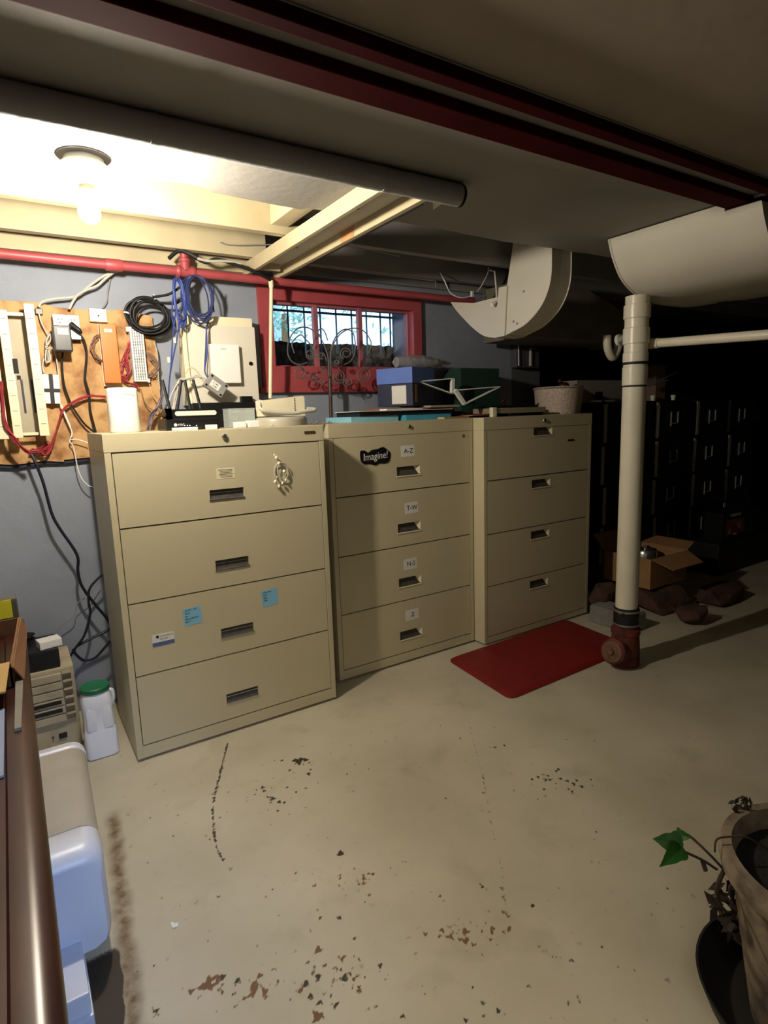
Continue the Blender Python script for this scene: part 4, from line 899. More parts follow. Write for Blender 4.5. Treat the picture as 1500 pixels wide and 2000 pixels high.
# little white bits at the front edge
def wbox(name, label, pxa, pxb, pyb, pyt, y, dp, m_, cat, bev=0.002):
    a = P(pxa, pyb, y=y); b = P(pxb, pyb, y=y); zt_ = P(pxa, pyt, y=y).z
    bm = bm_(); addbox(bm, a.x, y, TZ, b.x, y+dp, TZ+max(0.004, P(pxa, pyt, y=y).z-P(pxa, pyb, y=y).z), bev); return tag(link(name, bm, m_), label, cat)
wbox('plastic_strip', 'flat white plastic strip lying at the cabinet edge before the black modem', 339, 387, 841, 835, 2.435, 0.03, m_white, 'plastic strip')
wbox('plastic_strip', 'small white block lying between the modem and the cabinet lock', 405, 425, 838, 829, 2.45, 0.03, m_white, 'plastic block')
a = P(461, 832, y=2.47); b = P(508, 832, y=2.47)
t = thing('white_adapter', 'two-piece rounded white adapter lying in front of the clear plastic box', 'adapter', ((a.x+b.x)/2, 2.49, TZ))
bm = bm_(); addbox(bm, a.x, 2.47, TZ, a.x+(b.x-a.x)*.44, 2.51, TZ+0.026, 0.006); link('plug_half', bm, m_white, t)
bm = bm_(); addbox(bm, a.x+(b.x-a.x)*.5, 2.468, TZ, b.x, 2.51, TZ+0.030, 0.007); link('socket_half', bm, m_white, t)
mcl = mat('clear_plastic', 'cfd8d2', 0.12, alpha=0.35)
a = P(446, 800, y=2.62); b = P(497, 800, y=2.62); zt = P(470, 799, y=2.62).z
t = thing('clear_container', 'clear square plastic container with green-grey contents behind the white adapter', 'container', ((a.x+b.x)/2, 2.66, TZ))
bm = bm_(); w_ = 0.003
for (x0_, y0_, x1_, y1_) in ((a.x,2.62,b.x,2.62+w_),(a.x,2.70-w_,b.x,2.70),(a.x,2.62+w_,a.x+w_,2.70-w_),(b.x-w_,2.62+w_,b.x,2.70-w_)): addbox(bm, x0_, y0_, TZ+w_, x1_, y1_, zt)
addbox(bm, a.x, 2.62, TZ, b.x, 2.70, TZ+w_); o = link('box', bm, mcl, t)
bm = bm_(); addbox(bm, a.x-0.002, 2.618, zt, b.x+0.002, 2.702, zt+0.004, 0.001); link('lid', bm, mcl, t)
mgc = mat('green_grey_contents', '5d6b5c', 0.8, var=0.3, scale=60)
for k in (0, 1):
    bm = bm_(); xx = a.x+0.006+k*(b.x-a.x)*.5; addbox(bm, xx, 2.63, TZ+w_+0.001, xx+(b.x-a.x)*.40, 2.69, zt-0.016, 0.002); link('contents', bm, mgc, t)
bm = bm_()
rnd = random.Random(4)
t = thing('clear_clip', 'small clear plastic clips lying between the black modem and the white adapter', 'clips', pz(445, 835))
for k in range(4):
    g = pz(436+k*6, 833+(k % 2)*2); bm = bm_(); bmesh.ops.create_icosphere(bm, subdivisions=1, radius=0.008, matrix=Matrix.Translation(Vector((g.x, 2.50+0.01*(k % 2), TZ+0.006))) @ Matrix.Diagonal((1, 1, .7, 1))); link('clip', bm, mcl, t)
# cream phone-like device on round grey base
b0 = P(512, 832, y=2.52); b1 = P(618, 830, y=2.52); bc = Vector(((b0.x+b1.x)/2, 2.62, TZ)); hr = (b1.x-b0.x)/2
zt = P(560, 812, y=2.52).z-TZ
t = thing('round_base', 'grey-beige round pedestal base at the right end of the near cabinet', 'base', bc)
bm = bm_(); lathe(bm, [(hr,0),(hr,zt*.55),(hr*.97,zt*.75),(hr*.90,zt*.9)], bc, (0,0,1), 48, sy=0.9); link('base_dish', bm, mat('grey_beige_plastic', 'a8a292', 0.35), t, shade=True)
a = P(513, 800, y=2.56); d_ = P(595, 812, y=2.56); zt1 = P(518, 782, y=2.56).z; zt2 = P(590, 773, y=2.56).z; zb1 = TZ+zt*.92
t = thing('cream_device', 'cream wedge-shaped appliance with punched slots resting on the round grey base', 'appliance', (a.x, 2.60, zb1))
bm = bm_(); prism(bm, [(a.x,2.56,zb1+0.004),(d_.x+0.002,2.56,zb1+0.001),(d_.x+0.004,2.56,zt2-0.006),(d_.x-0.004,2.56,zt2),(a.x,2.56,zt1)], (0,0.085,0)); hb = link('housing', bm, m_cream, t)
bm = bm_()
for k in range(9): addbox(bm, d_.x-0.050+(k % 2)*0.002, 2.559, zb1+0.018+k*0.0075, d_.x-0.045+(k % 2)*0.002, 2.5602, zb1+0.0225+k*0.0075)
link('slots', bm, m_ink, t)
bm = bm_(); pxtube(bm, [(508,783,2.58),(507,795,2.56),(515,802,2.545),(540,806,2.54),(575,807,2.535),(600,803,2.535),(613,802,2.54),(614,799,2.55),(600,798,2.552)], 2.55, 0.0085, 10, 5); link('cord_handle', bm, m_lgrey, t, shade=True)
# rubble on the ledge between cabinets and wall
t = thing('plaster_rubble', 'small crumbs of plaster lying on the back left corner of the middle cabinet', 'rubble', (1.4, 2.9, 1.33)); rnd = random.Random(9)
bm = bm_()
for k in range(46):
    x = rnd.uniform(1.33, 1.62); y = rnd.uniform(2.84, 3.0); r = rnd.uniform(.004, .011)
    bmesh.ops.create_icosphere(bm, subdivisions=1, radius=r, matrix=Matrix.Translation((x, y, 1.331+r*.6)))
o = link('crumbs', bm, mat('rubble_bits', '8a847b', 0.9, var=.4, scale=40), t); o['kind'] = 'stuff'

# wrought-iron scroll stand in front of the window
Sc = thing('scroll_stand', 'wrought-iron scroll stand with spiral wires on one brown pole before the window', 'stand', (1.525, 2.93, 1.315))
m_iron = mat('brown_iron', '4a3f3a', 0.45, 0.5, var=.15, scale=20); m_wire = mat('tarnished_wire', '9a9896', 0.3, 0.7)
sy_ = 2.935
bm = bm_(); tube(bm, [Vector((P(647,826,y=sy_).x, sy_, 1.331)), P(645,760,y=sy_), P(643,712,y=sy_)], 0.010, 12, 0); link('pole', bm, m_iron, Sc, shade=True)
def spiral(cx, cy, r0, r1, turns, ph, d=1, ry=1.0):
    return [(cx+(r0+(r1-r0)*k/(turns*12))*math.cos(ph+d*2*PI*k/12), cy+ry*(r0+(r1-r0)*k/(turns*12))*math.sin(ph+d*2*PI*k/12)) for k in range(int(turns*12)+1)]
rods = [[(642,735),(641,700),(632,672),(622,655),(604,641),(585,640),(571,652),(563,670),(562,690),(570,706),(585,712),(600,708)],
        [(645,735),(646,690),(652,665),(664,648),(678,643),(690,652),(694,672),(692,692),(684,706),(672,712)],
        [(645,690),(655,665),(670,648),(690,641),(708,645),(720,658),(725,672),(720,690)],
        [(625,655),(620,648),(628,642),(635,650),(640,665)],
        [(638,705),(632,690),(622,690),(613,682),(606,672),(596,662),(588,654),(578,660),(570,672),(575,690)],
        spiral(606,692,10,4,1.5,0), spiral(676,690,12,4,1.6,2), spiral(627,694,7,3,1,1), spiral(658,708,5,2,1,3),
        spiral(709,732,15,4,2.0,-1.6), spiral(663,735,14,4,2,0.5), spiral(630,745,6,3,1,1), spiral(632,722,5,3,1,2), spiral(680,746,10,3,1.5,2), spiral(585,728,14,4,1.6,4), spiral(614,735,11,4,1.4,1)]
for i, rd in enumerate(rods):
    bm = bm_(); pxtube(bm, rd, sy_-0.012-0.004*(i % 3), 0.0034, 6, 4); link('scroll_wire', bm, m_wire, Sc, shade=True)
for (a, b) in (((645,740),(709,747)), ((645,730),(585,742)), ((645,745),(663,749)), ((645,735),(614,746))):
    bm = bm_(); pxtube(bm, [a, b], sy_-0.012, 0.0018, 6, 0); link('scroll_wire', bm, m_wire, Sc)

# ------------------------------------------------------------------ on top of the middle cabinet
def slab(name, label, quad, z0, th, m_, cat, bev=0.0):
    """thin item: quad of (x, y) corners"""
    bm = bm_(); prism(bm, [Vector((x, y, z0)) for x, y in quad], (0, 0, th)); return tag(link(name, bm, m_), label, cat)
def rect(x, y, w_, d_, a=0):
    return [(x+u*math.cos(a)-v*math.sin(a), y+u*math.sin(a)+v*math.cos(a)) for u, v in ((-w_/2,-d_/2),(w_/2,-d_/2),(w_/2,d_/2),(-w_/2,d_/2))]
m_teal = mat('teal_folder', '3f93ae', 0.55, var=.1); m_lteal = mat('light_blue_binder', '86bfd2', 0.45, var=.08)
Z0 = 1.3305
slab('binder', 'light blue ring binder lying flat at the left end of the middle cabinet', rect(1.645, 2.79, 0.30, 0.26, 0.05), Z0, 0.028, m_lteal, 'binder')
slab('folder', 'teal folder lying on the middle cabinet beside the light blue binder', rect(1.975, 2.73, 0.30, 0.22, -0.02), Z0, 0.028, m_teal, 'folder')
slab('envelope', 'tan paper envelope curling at the right front of the middle cabinet top', rect(2.13, 2.64, 0.20, 0.12, 0.12), Z0, 0.010, mat('tan_envelope', 'b39a6a', 0.8), 'envelope')
slab('portfolio', 'wide black portfolio lying across the teal folders on the middle cabinet', rect(1.86, 2.78, 0.62, 0.24, 0.02), Z0+0.0285, 0.024, mat('navy_black_cloth', '14151d', 0.6), 'portfolio')
slab('paper_sheet', 'thin white sheet lying right on top of the black portfolio, same size', rect(1.85, 2.77, 0.63, 0.25, 0.03), Z0+0.0530, 0.003, m_paper, 'paper')
slab('folder', 'brown folder stack between the black portfolio and the blue shoe box', rect(2.00, 2.83, 0.50, 0.20, -0.06), Z0+0.0565, 0.012, mat('rust_brown_folder', '8a5a42', 0.8), 'folders')
slab('paper_sheet', 'crumpled white paper sheet on the black portfolio before the shoe box', rect(1.84, 2.69, 0.26, 0.06, 0.12), Z0+0.0565, 0.008, m_paper, 'paper')
slab('paper_pad', 'grey-tan pad lying right of the white sheet on the brown folders', rect(2.14, 2.76, 0.22, 0.14, 0.05), Z0+0.0655, 0.012, mat('tan_pad', '9a8e78', 0.8), 'pad')
slab('folder', 'salmon paper folder lying near the white wire bookends, right of the pile', rect(2.40, 2.72, 0.20, 0.12, 0.15), Z0+0.01, 0.006, mat('salmon_paper', 'b56a54', 0.8), 'folder')
# shoe box
N_ = P(806, 770, y=2.70); zb1 = Z0+0.0785
ph = math.radians(25); v_ = Vector((math.cos(ph), math.sin(ph), 0)); u_ = Vector((-math.sin(ph), math.cos(ph), 0))
def imgx(p): q = p-CAM; return 750+FPX*q.dot(RT)/q.dot(FWD)
L_ = 0.05
while imgx(N_+u_*L_) > 737 and L_ < 0.3: L_ += 0.002
zt1 = P(806, 748, y=2.70).z; zt2 = P(806, 716, y=2.70).z
sb = thing('shoe_box', 'blue-lidded dark shoe box with a white label on the pile, right before the window', 'shoe box', (N_.x, N_.y, zb1))
def obox(a0, a1, b0, b1, z0, z1, bev=0.002):
    M = Matrix((v_, u_, Vector((0,0,1)))).transposed().to_4x4(); M.translation = Vector((N_.x, N_.y, 0))
    bm = bm_(); addbox(bm, a0, b0, z0, a1, b1, z1, bev); bmesh.ops.transform(bm, matrix=M, verts=bm.verts); return bm
link('box', obox(0.003, 0.26, 0.003, L_-0.003, zb1, zt1), mat('navy_card', '232a44', 0.6), sb)
link('lid', obox(0, 0.263, 0, L_, zt1+0.002, zt2), mat('blue_card', '5b78c4', 0.6), sb)
link('label', obox(0.0015, 0.0025, L_*.18, L_*.58, zb1+0.012, zt1-0.010, 0), m_paper, sb)
link('tan_print', obox(0.03, 0.055, 0.0015, 0.0028, zb1+0.02, zt1-0.005, 0), m_card, sb)
bm = bm_(); a = P(768,704,y=2.90); b = P(880,708,y=2.90)
for k in range(900):
    t_ = random.random(); x = a.x+(b.x-a.x)*t_; r = 0.040*math.sin(PI*(0.15+0.8*t_)); an = random.uniform(0, 2*PI)
    c = Vector((x, 2.90, a.z-0.01+0.0*t_)); d_ = Vector((random.uniform(-.3,.3), math.cos(an), math.sin(an)+.1))
    p1 = c+d_*r; v = [bm.verts.new(p) for p in (c, c+Vector((.006,0,.002)), p1+Vector((.004,0,0)), p1)]; bm.faces.new(v)
D_ = thing('feather_duster', 'fluffy grey duster lying behind the blue-lidded shoe box', 'duster', (a.x, 2.90, a.z-0.04))
o = link('fluff', bm, mat('grey_fluff', '8d8a8c', 0.95, var=.25, scale=30), D_); o['kind'] = 'stuff'
bm = bm_(); lathe(bm, [(0.008,0),(0.030,0.02),(0.036,0.08),(0.036,0.20),(0.026,0.30),(0.010,0.35)], (a.x, 2.90, a.z-0.01), (1,0,0), 18); link('core', bm, MATS['grey_fluff'], D_, shade=True)
# white wire frames
def wedge_frame(name, label, px, y, flip):
    t = thing(name, label, 'frame', P(px[0][0], px[0][1], y=y))
    for k, (a, b) in enumerate(zip(px, px[1:]+px[:1])):
        bm = bm_(); p0_, p1_ = P(*a, y=y), P(*b, y=y); wd_ = 0.006 if k != flip else 0.020
        d = (p1_-p0_).normalized(); n_ = Vector((d.z, 0, -d.x))*wd_/2
        prism(bm, [p0_-n_, p1_-n_, p1_+n_, p0_+n_], (0, 0.02, 0)); link('frame_bar', bm, m_white, t)
wedge_frame('wire_bookend', 'white triangular wire bookend standing right of the blue shoe box', [(818,745),(886,739),(885,769)], 2.74, 1)
wedge_frame('wire_bookend', 'white triangular wire bookend lying lower, in front of the dark green box', [(891,762),(978,755),(909,789)], 2.66, 2)
a = P(884, 768, y=2.82); b = P(975, 768, y=2.82)
bm = bm_(); x_ = P(900, 740, y=2.82).x; addbox(bm, x_, 2.82, Z0+0.001, b.x, 2.98, P(930, 719, y=2.82).z, 0.003); tag(link('green_box', bm, mat('dark_green_card', '16352b', 0.6)), 'dark green box standing behind the white wire bookends', 'box')
for (px, py, lab, col) in ((984,745,'small dark bottle with a rust-brown top right of the green box','5a3426'),):
    q = P(px, 760, y=2.78); bm = bm_(); t = thing('small_bottle', lab, 'bottle', (q.x, 2.78, Z0))
    lathe(bm, [(0.024,0),(0.026,0.005),(0.026,0.055),(0.014,0.07)], (q.x, 2.78, Z0), seg=18); link('body', bm, m_black, t, shade=True)
    bm = bm_(); lathe(bm, [(0.013,0.071),(0.015,0.075),(0.011,0.10)], (q.x, 2.78, Z0), seg=14); link('cap', bm, mat('rust_cap', col, 0.6), t, shade=True)

# ------------------------------------------------------------------ on top of the right cabinet
a = P(968, 798, y=2.60); b = P(1066, 798, y=2.60)
t = thing('metal_tray', 'flat dusty grey tray with a raised rim on the right cabinet, tilted on the pile', 'tray', ((a.x+b.x)/2, 2.70, Z0))
bm = bm_(); addbox(bm, a.x, 2.60, Z0+0.018, b.x, 2.80, Z0+0.050, 0.003); link('tray_body', bm, mat('dusty_beige_tray', '8f8770', 0.6), t)
bm = bm_(); addbox(bm, a.x-0.03, 2.59, Z0, a.x, 2.62, Z0+0.055, 0.002); link('end_bracket', bm, m_cream, t)
bm = bm_(); addbox(bm, b.x-0.03, 2.62, Z0, b.x-0.005, 2.78, Z0+0.018, 0.001); link('foot', bm, m_dsteel, t)
bm = bm_(); addbox(bm, a.x+0.01, 2.62, Z0, a.x+0.03, 2.78, Z0+0.018, 0.001); link('foot', bm, m_dsteel, t)
slab('folder', 'black folder lying on the grey tray of the right cabinet', rect(2.66, 2.74, 0.40, 0.16, 0.03), Z0+0.0505, 0.014, m_black, 'folder')
c = P(1090, 800, y=2.78); c = Vector((c.x, 2.78, Z0)); hr = (P(1134,790,y=2.78).x-P(1044,790,y=2.78).x)/2; zt = P(1090, 757, y=2.78).z-Z0
t = thing('woven_basket', 'pale woven round basket on the right end of the right cabinet', 'basket', c)
bm = bm_(); lathe(bm, [(hr*.88,0.0),(hr*.95,zt*.3),(hr,zt),(hr*.95,zt),(hr*.90,zt*.3),(hr*.8,0.012)], c, (0,0,1), 48, sy=.7); link('basket_wall', bm, mat('pale_wicker', 'c9b7a6', 0.85, var=.3, scale=90, bump=0.8, bscale=120), t, shade=True)
bm = bm_(); lathe(bm, [(hr*1.01,zt-0.012),(hr*1.05,zt-0.006),(hr*1.01,zt+0.002),(hr*.93,zt)], c, (0,0,1), 48, sy=.7); link('rim', bm, mat('wicker_rim', 'b7a596', 0.85, var=.3, scale=90), t, shade=True)
bm = bm_(); bmesh.ops.create_icosphere(bm, subdivisions=2, radius=0.035, matrix=Matrix.Translation(c+Vector((0.09,0.03,zt+0.012))) @ Matrix.Diagonal((1.2,1,.8,1))); bmesh.ops.create_icosphere(bm, subdivisions=2, radius=0.018, matrix=Matrix.Translation(c+Vector((0.05,0.03,zt+0.045))))
tag(link('figurine', bm, mat('dark_red_ceramic', '3a1616', 0.4), shade=True), 'dark red lumpy figurine peeking out of the pale basket', 'figurine')

# switch box under the duct
q = P(1020, 690, y=3.035)
t = thing('switch_box', 'dark grey electrical switch box on the wall pier below the duct elbow', 'switch box', (q.x, 3.05, q.z))
bm = bm_(); addbox(bm, q.x-0.10, 2.99, q.z-0.10, q.x+0.12, 3.048, q.z+0.07, 0.004); link('box', bm, mat('box_grey', '45474a', 0.6), t)
bm = bm_(); addbox(bm, q.x+0.02, 2.975, q.z-0.09, q.x+0.035, 2.99, q.z+0.03, 0.002); link('lever', bm, m_lgrey, t)
bm = bm_(); tube(bm, [(q.x-0.085, 2.985, q.z+0.07), (q.x-0.082, 2.985, q.z-0.09)], 0.007, 8, 0); link('conduit', bm, cnd, t)
bm = bm_(); tube(bm, [(q.x-0.04, 2.98, q.z+0.085), (q.x-0.02, 2.975, q.z+0.07), (q.x+0.03, 2.975, q.z+0.05)], 0.004, 6, 5); link('wire', bm, m_lgrey, t)

# ------------------------------------------------------------------ dark corner at the right: file drawers, shelf
m_blk = mat('dull_black_drawer', '101112', 0.55, var=.1); m_edge = mat('grey_edge_highlight', 'a3a499', 0.6)
def drawer_unit(name, label, x0, y0, z0, wd_, ht, dp, lx, group=None):
    t = thing(name, label, 'storage drawer', (x0+wd_/2, y0+dp/2, z0), group)
    bm = bm_(); addbox(bm, x0, y0+0.01, z0, x0+wd_, y0+dp, z0+ht, 0.004); link('box', bm, m_blk, t)
    bm = bm_(); addbox(bm, x0+0.03, y0, z0+0.02, x0+wd_-0.02, y0+0.011, z0+ht-0.02, 0.003); fr = link('drawer_front', bm, m_blk, t)
    bm = bm_(); addbox(bm, x0-0.002, y0+0.002, z0+0.012, x0+0.026, y0+0.012, z0+ht-0.012, 0.001); link('edge_highlight', bm, m_edge, t)  # grey strip painted in as the highlight on the left front edge
    hx = x0+lx*wd_; hz = z0+ht*0.52
    bm = bm_(); addbox(bm, hx-0.050, y0-0.008, hz-0.055, hx-0.042, y0, hz+0.055); addbox(bm, hx+0.042, y0-0.008, hz-0.030, hx+0.050, y0, hz+0.055); addbox(bm, hx-0.042, y0-0.008, hz-0.038, hx+0.042, y0, hz-0.030); link('label_holder', bm, mat('dull_holder_metal', 'a4a4a0', 0.45, .3), fr)
yA = 2.72
st_x = [P(1182, 780, y=yA).x, P(1288, 780, y=yA).x, P(1366, 780, y=yA).x, P(1366, 780, y=yA).x+0.54]
nm_ = ['left stack behind the drain pipe', 'stack just right of the drain pipe', 'third stack from the left, toward the dark', 'rightmost stack, almost lost in the dark']
lv = ['bottom', 'second', 'third', 'top']
zr = [0.20+0.30*k for k in range(4)]
for j, x in enumerate(st_x):
    wj = (st_x[j+1]-x-0.02) if j < 3 else 0.5
    wj = min(wj, 0.62)
    for k in range(4):
        off = [0.0, 0.02, -0.012, 0.008][(k+j) % 4]
        drawer_unit('storage_drawer', 'black stackable file drawer, %s level of the %s' % (lv[k], nm_[j]), x+off, yA+0.01*j, zr[k]+0.0, wj-0.03, 0.297, 0.42, 0.45, 'black file drawers in the dark corner')
# plinth of bricks under the stacks
m_brick = mat('sooty_brick', '5b3d30', 0.9, col2='33231c', thr=(.35,.65), scale=9, bump=.6, bscale=40)
pl = bm_(); addbox(pl, st_x[0]-0.02, yA-0.02, 0, st_x[3]+0.6, yA+0.46, 0.198, 0.006); tag(link('low_brick_plinth', pl, mat('dark_plinth', '2b2724', 0.9)), 'low dark masonry plinth carrying the black file drawers', 'plinth')
# things on top of the stacks
zt_ = 0.20+1.2
bm = bm_(); a = P(1118, 752, y=2.9); addbox(bm, a.x, 2.86, zt_+0.001, a.x+0.62, 3.02, zt_+0.16, 0.004); tag(link('long_box', bm, mat('dusty_white_box', '8d8578', 0.8)), 'long dusty white box lying on the black drawers behind the drain pipe', 'box')
bm = bm_(); q = P(1160, 745, y=2.78); addbox(bm, q.x+0.03, 2.76, zt_+0.001, q.x+0.075, 2.79, zt_+0.075, 0.004); tag(link('black_marker', bm, m_black), 'small black upright block before the long white box', 'block')
for k, (px, wv) in enumerate(((1152, .10), (1178, .09))):
    q = P(px, 768, y=2.76); bm = bm_(); addbox(bm, q.x+k*0.01, 2.735, zt_+0.001, q.x+wv+k*0.01, 2.755, zt_+0.014, 0.002); tag(link('paper_strip', bm, m_paper), 'white paper strip on the drawer top, the %s one left of the drain pipe' % ('left' if k == 0 else 'right'), 'paper strip')
bm = bm_(); pxtube(bm, [(1262,752),(1290,742),(1322,727)], 2.75, 0.006, 6, 0); pxtube(bm, [(1264,756),(1285,748),(1305,742)], 2.75, 0.005, 6, 0); tag(link('wire_hanger', bm, m_grey, shade=True), 'grey rods sticking out to the right behind the drain pipe', 'rods')
bm = bm_(); q = P(1275, 727, y=2.85); addbox(bm, q.x-0.03, 2.80, zt_+0.001, q.x+0.10, 2.92, q.z+0.05, 0.004); tag(link('brown_box', bm, mat('dim_brown_box', '7a6252', 0.8)), 'small brown box just right of the drain pipe on the drawer stack', 'box')
for px, lab in ((1266, 'small white cup right behind the drain pipe'), (1306, 'tiny white cup further right of the drain pipe on the drawers')):
    q = P(px, 766, y=2.80); bm = bm_(); lathe(bm, [(0.014,0),(0.020,0.04),(0.018,0.04),(0.012,0.003)], (q.x, 2.76, zt_), seg=16); tag(link('cup', bm, m_white, shade=True), lab, 'cup')

# grey concrete block and stones
q = P(1150, 1212, z=0)
t = thing('concrete_block', 'grey concrete block on the floor behind the drain pipe foot', 'concrete block', (3.22, 2.38, 0))
a = P(1150, 1214, z=0); b = P(1206, 1232, z=0)
dv = (b-a).normalized(); nv = Vector((-dv.y, dv.x, 0)); 
if nv.x < 0: nv = -nv
bm = bm_(); prism(bm, [a+nv*0.0, a+dv*0.30, a+dv*0.30+nv*0.16, a+nv*0.16], (0,0,0.115)); bmesh.ops.bevel(bm, geom=list(bm.edges), offset=0.008, segments=2, affect='EDGES'); link('block', bm, mat('concrete_grey', '7f7f7a', 0.9, var=.12, scale=12, bump=.4, bscale=60), t)
def stone(px, py, z, r, sc_, lab, seed, m_=m_brick):
    c = P(px, py, z=z); rnd = random.Random(seed); bm = bm_()
    for k in range(26):
        d = Vector((rnd.uniform(-1,1), rnd.uniform(-1,1), rnd.uniform(-1,1))); mx_ = max(abs(d.x), abs(d.y), abs(d.z)); d /= mx_**0.8
        p = Vector((d.x*sc_[0]*r, d.y*sc_[1]*r, d.z*sc_[2]*r)); p.z = max(p.z, -z+0.001); bm.verts.new(p)
    h_ = bmesh.ops.convex_hull(bm, input=bm.verts); bmesh.ops.delete(bm, geom=[g for g in h_['geom_interior'] if isinstance(g, bmesh.types.BMVert)], context='VERTS')
    bmesh.ops.bevel(bm, geom=list(bm.edges), offset=0.006, segments=1, affect='EDGES')
    bmesh.ops.transform(bm, matrix=Matrix.Translation(c), verts=bm.verts)
    tag(link('stone', bm, m_), lab, 'stone')
stone(1290, 1165, 0.07, 0.19, (1.1,.8,.42), 'broad flat brown stone directly under the cardboard box', 1)
stone(1352, 1200, 0.06, 0.10, (1.0,.8,.5), 'brown stone below and right of the cardboard box', 2)
stone(1408, 1158, 0.06, 0.13, (1.3,.8,.45), 'dark stone furthest right in the rubble row', 5)
stone(1180, 1160, 0.14, 0.09, (1.1,.8,.9), 'dark brown stone standing on the left of the drain pipe foot', 7)
# cardboard box with pans
cb = P(1340, 1128, z=0.17); 
X0c, X1c, Y0c, Y1c, Zc0, Zc1 = cb.x-0.42, cb.x, cb.y+0.0, cb.y+0.36, 0.165, 0.165+0.20
t = thing('cardboard_box', 'open cardboard box with spread flaps on the stones right of the drain pipe', 'cardboard box', ((X0c+X1c)/2, (Y0c+Y1c)/2, Zc0))
Rc = rotm(0.0, 'Z', cb)
bm = bm_(); th_ = 0.005
addbox(bm, X0c, Y0c, Zc0, X1c, Y0c+th_, Zc1); addbox(bm, X0c, Y1c-th_, Zc0, X1c, Y1c, Zc1); addbox(bm, X0c, Y0c+th_, Zc0, X0c+th_, Y1c-th_, Zc1); addbox(bm, X1c-th_, Y0c+th_, Zc0, X1c, Y1c-th_, Zc1); addbox(bm, X0c, Y0c, Zc0-0.004, X1c, Y1c, Zc0); link('carton', bm, m_card, t)
for nm2, poly_, d2_ in (('flap', [(X0c,Y0c,Zc1),(X1c,Y0c,Zc1),(X1c-0.05,Y0c-0.14,Zc1-0.05),(X0c+0.03,Y0c-0.14,Zc1-0.05)], (0,0,0.004)), ('flap', [(X1c,Y0c,Zc1),(X1c,Y1c,Zc1),(X1c+0.15,Y1c-0.03,Zc1+0.03),(X1c+0.15,Y0c+0.04,Zc1+0.03)], (0,0,0.004)), ('flap', [(X0c,Y1c,Zc1),(X1c,Y1c,Zc1),(X1c,Y1c+0.10,Zc1+0.10),(X0c,Y1c+0.10,Zc1+0.10)], (0,0.004,0))):
    bm = bm_(); prism(bm, poly_, d2_); link('flap', bm, m_card, t)
for k, (dx, dy, r, h_, lab) in enumerate(((.13,.13,.075,.23,'steel pot lid showing above the left side of the cardboard box'), (.27,.20,.065,.20,'glass jar standing in the middle of the cardboard box'))):
    bm = bm_(); lathe(bm, [(r*.8,0.002),(r,0.02),(r,h_-0.02),(r*.85,h_),(0.012,h_+0.006),(0.012,h_+0.02)], (X0c+dx, Y0c+dy, Zc0), seg=28); tag(link('steel_pot' if k == 0 else 'glass_jar', bm, m_steel if k == 0 else m_dsteel, shade=True), lab, 'pot' if k == 0 else 'jar')
# dark product box with picture
q = P(1442, 1058, y=2.45); bm = bm_(); wq = 0.30; bzz = P(1440,1000,y=2.45).z
t = thing('product_box', 'black product box with a dim red picture and pale lettering in the dark right corner', 'product box', (q.x, 2.5, q.z-.02))
a = P(1411, 1050, y=2.45); b = P(1456, 1058, y=2.45)
addbox(bm, a.x-0.01, 2.45, a.z-0.04, b.x+0.16, 2.60, bzz+0.01, 0.003); link('carton', bm, m_black, t)
card('picture', ((a.x+b.x)/2, 2.449, (a.z+bzz)/2-0.02), (b.x-a.x)*.8, (bzz-a.z)*.66, mat('dim_red_print', '7a3a34', 0.7, col2='b5a08c', thr=(.35,.45), scale=14), t)
text('lettering', 'MADISON', 0.036, ((a.x+b.x)/2, 2.448, bzz-0.020), m_white, t); text('lettering', 'PARK', 0.024, ((a.x+b.x)/2, 2.448, a.z+0.005), m_white, t)
bm = bm_(); addbox(bm, a.x-0.10, 2.42, 0.0, b.x+0.4, 2.69, a.z-0.041, 0.01); tag(link('black_crate', bm, m_blk), 'low black crate carrying the product box at the far right', 'crate')

# ------------------------------------------------------------------ red mat
t_c = [P(*p, z=0.0) for p in ((868,1293),(997,1372),(1215,1280),(1104,1211))]
def rounded(poly, r, n=6):
    out = []; m_ = len(poly)
    for i in range(m_):
        p = poly[i]; a = (poly[i-1]-p).normalized(); b = (poly[(i+1) % m_]-p).normalized()
        p0_, p1_ = p+a*r, p+b*r
        for k in range(n+1):
            s_ = k/n; out.append((1-s_)**2*p0_+2*s_*(1-s_)*p+s_*s_*p1_)
    return out
W2 = [Vector((1.89,2.37,0)), Vector((1.89,1.905,0)), Vector((2.585,1.905,0)), Vector((2.585,2.415,0))]
W2 = [P(874,1290,z=0.0), P(997,1368,z=0.0), P(1192,1290,z=0), P(1106,1212,z=0)]
W2[2] = W2[1]+(W2[3]-W2[0]); W2[2].z = 0
fm = thing('floor_mat', 'red cushioned floor mat with rounded corners before the right cabinet', 'mat', (2.3, 2.15, 0))
bm = bm_(); rr = rounded(W2, 0.05)
cen = sum(W2, Vector())/4
rings = [[p+Vector((0,0,0.001)) for p in rr], [p+Vector((0,0,0.007)) for p in rr], [p.lerp(cen, 0.05)+Vector((0,0,0.016)) for p in rr], [p.lerp(cen, 0.12)+Vector((0,0,0.017)) for p in rr]]
loft(bm, rings); link('mat_pad', bm, mat('red_rubber_mat', '74100f', 0.55, var=.08, scale=6, bump=.12, bscale=160), fm, shade=True)

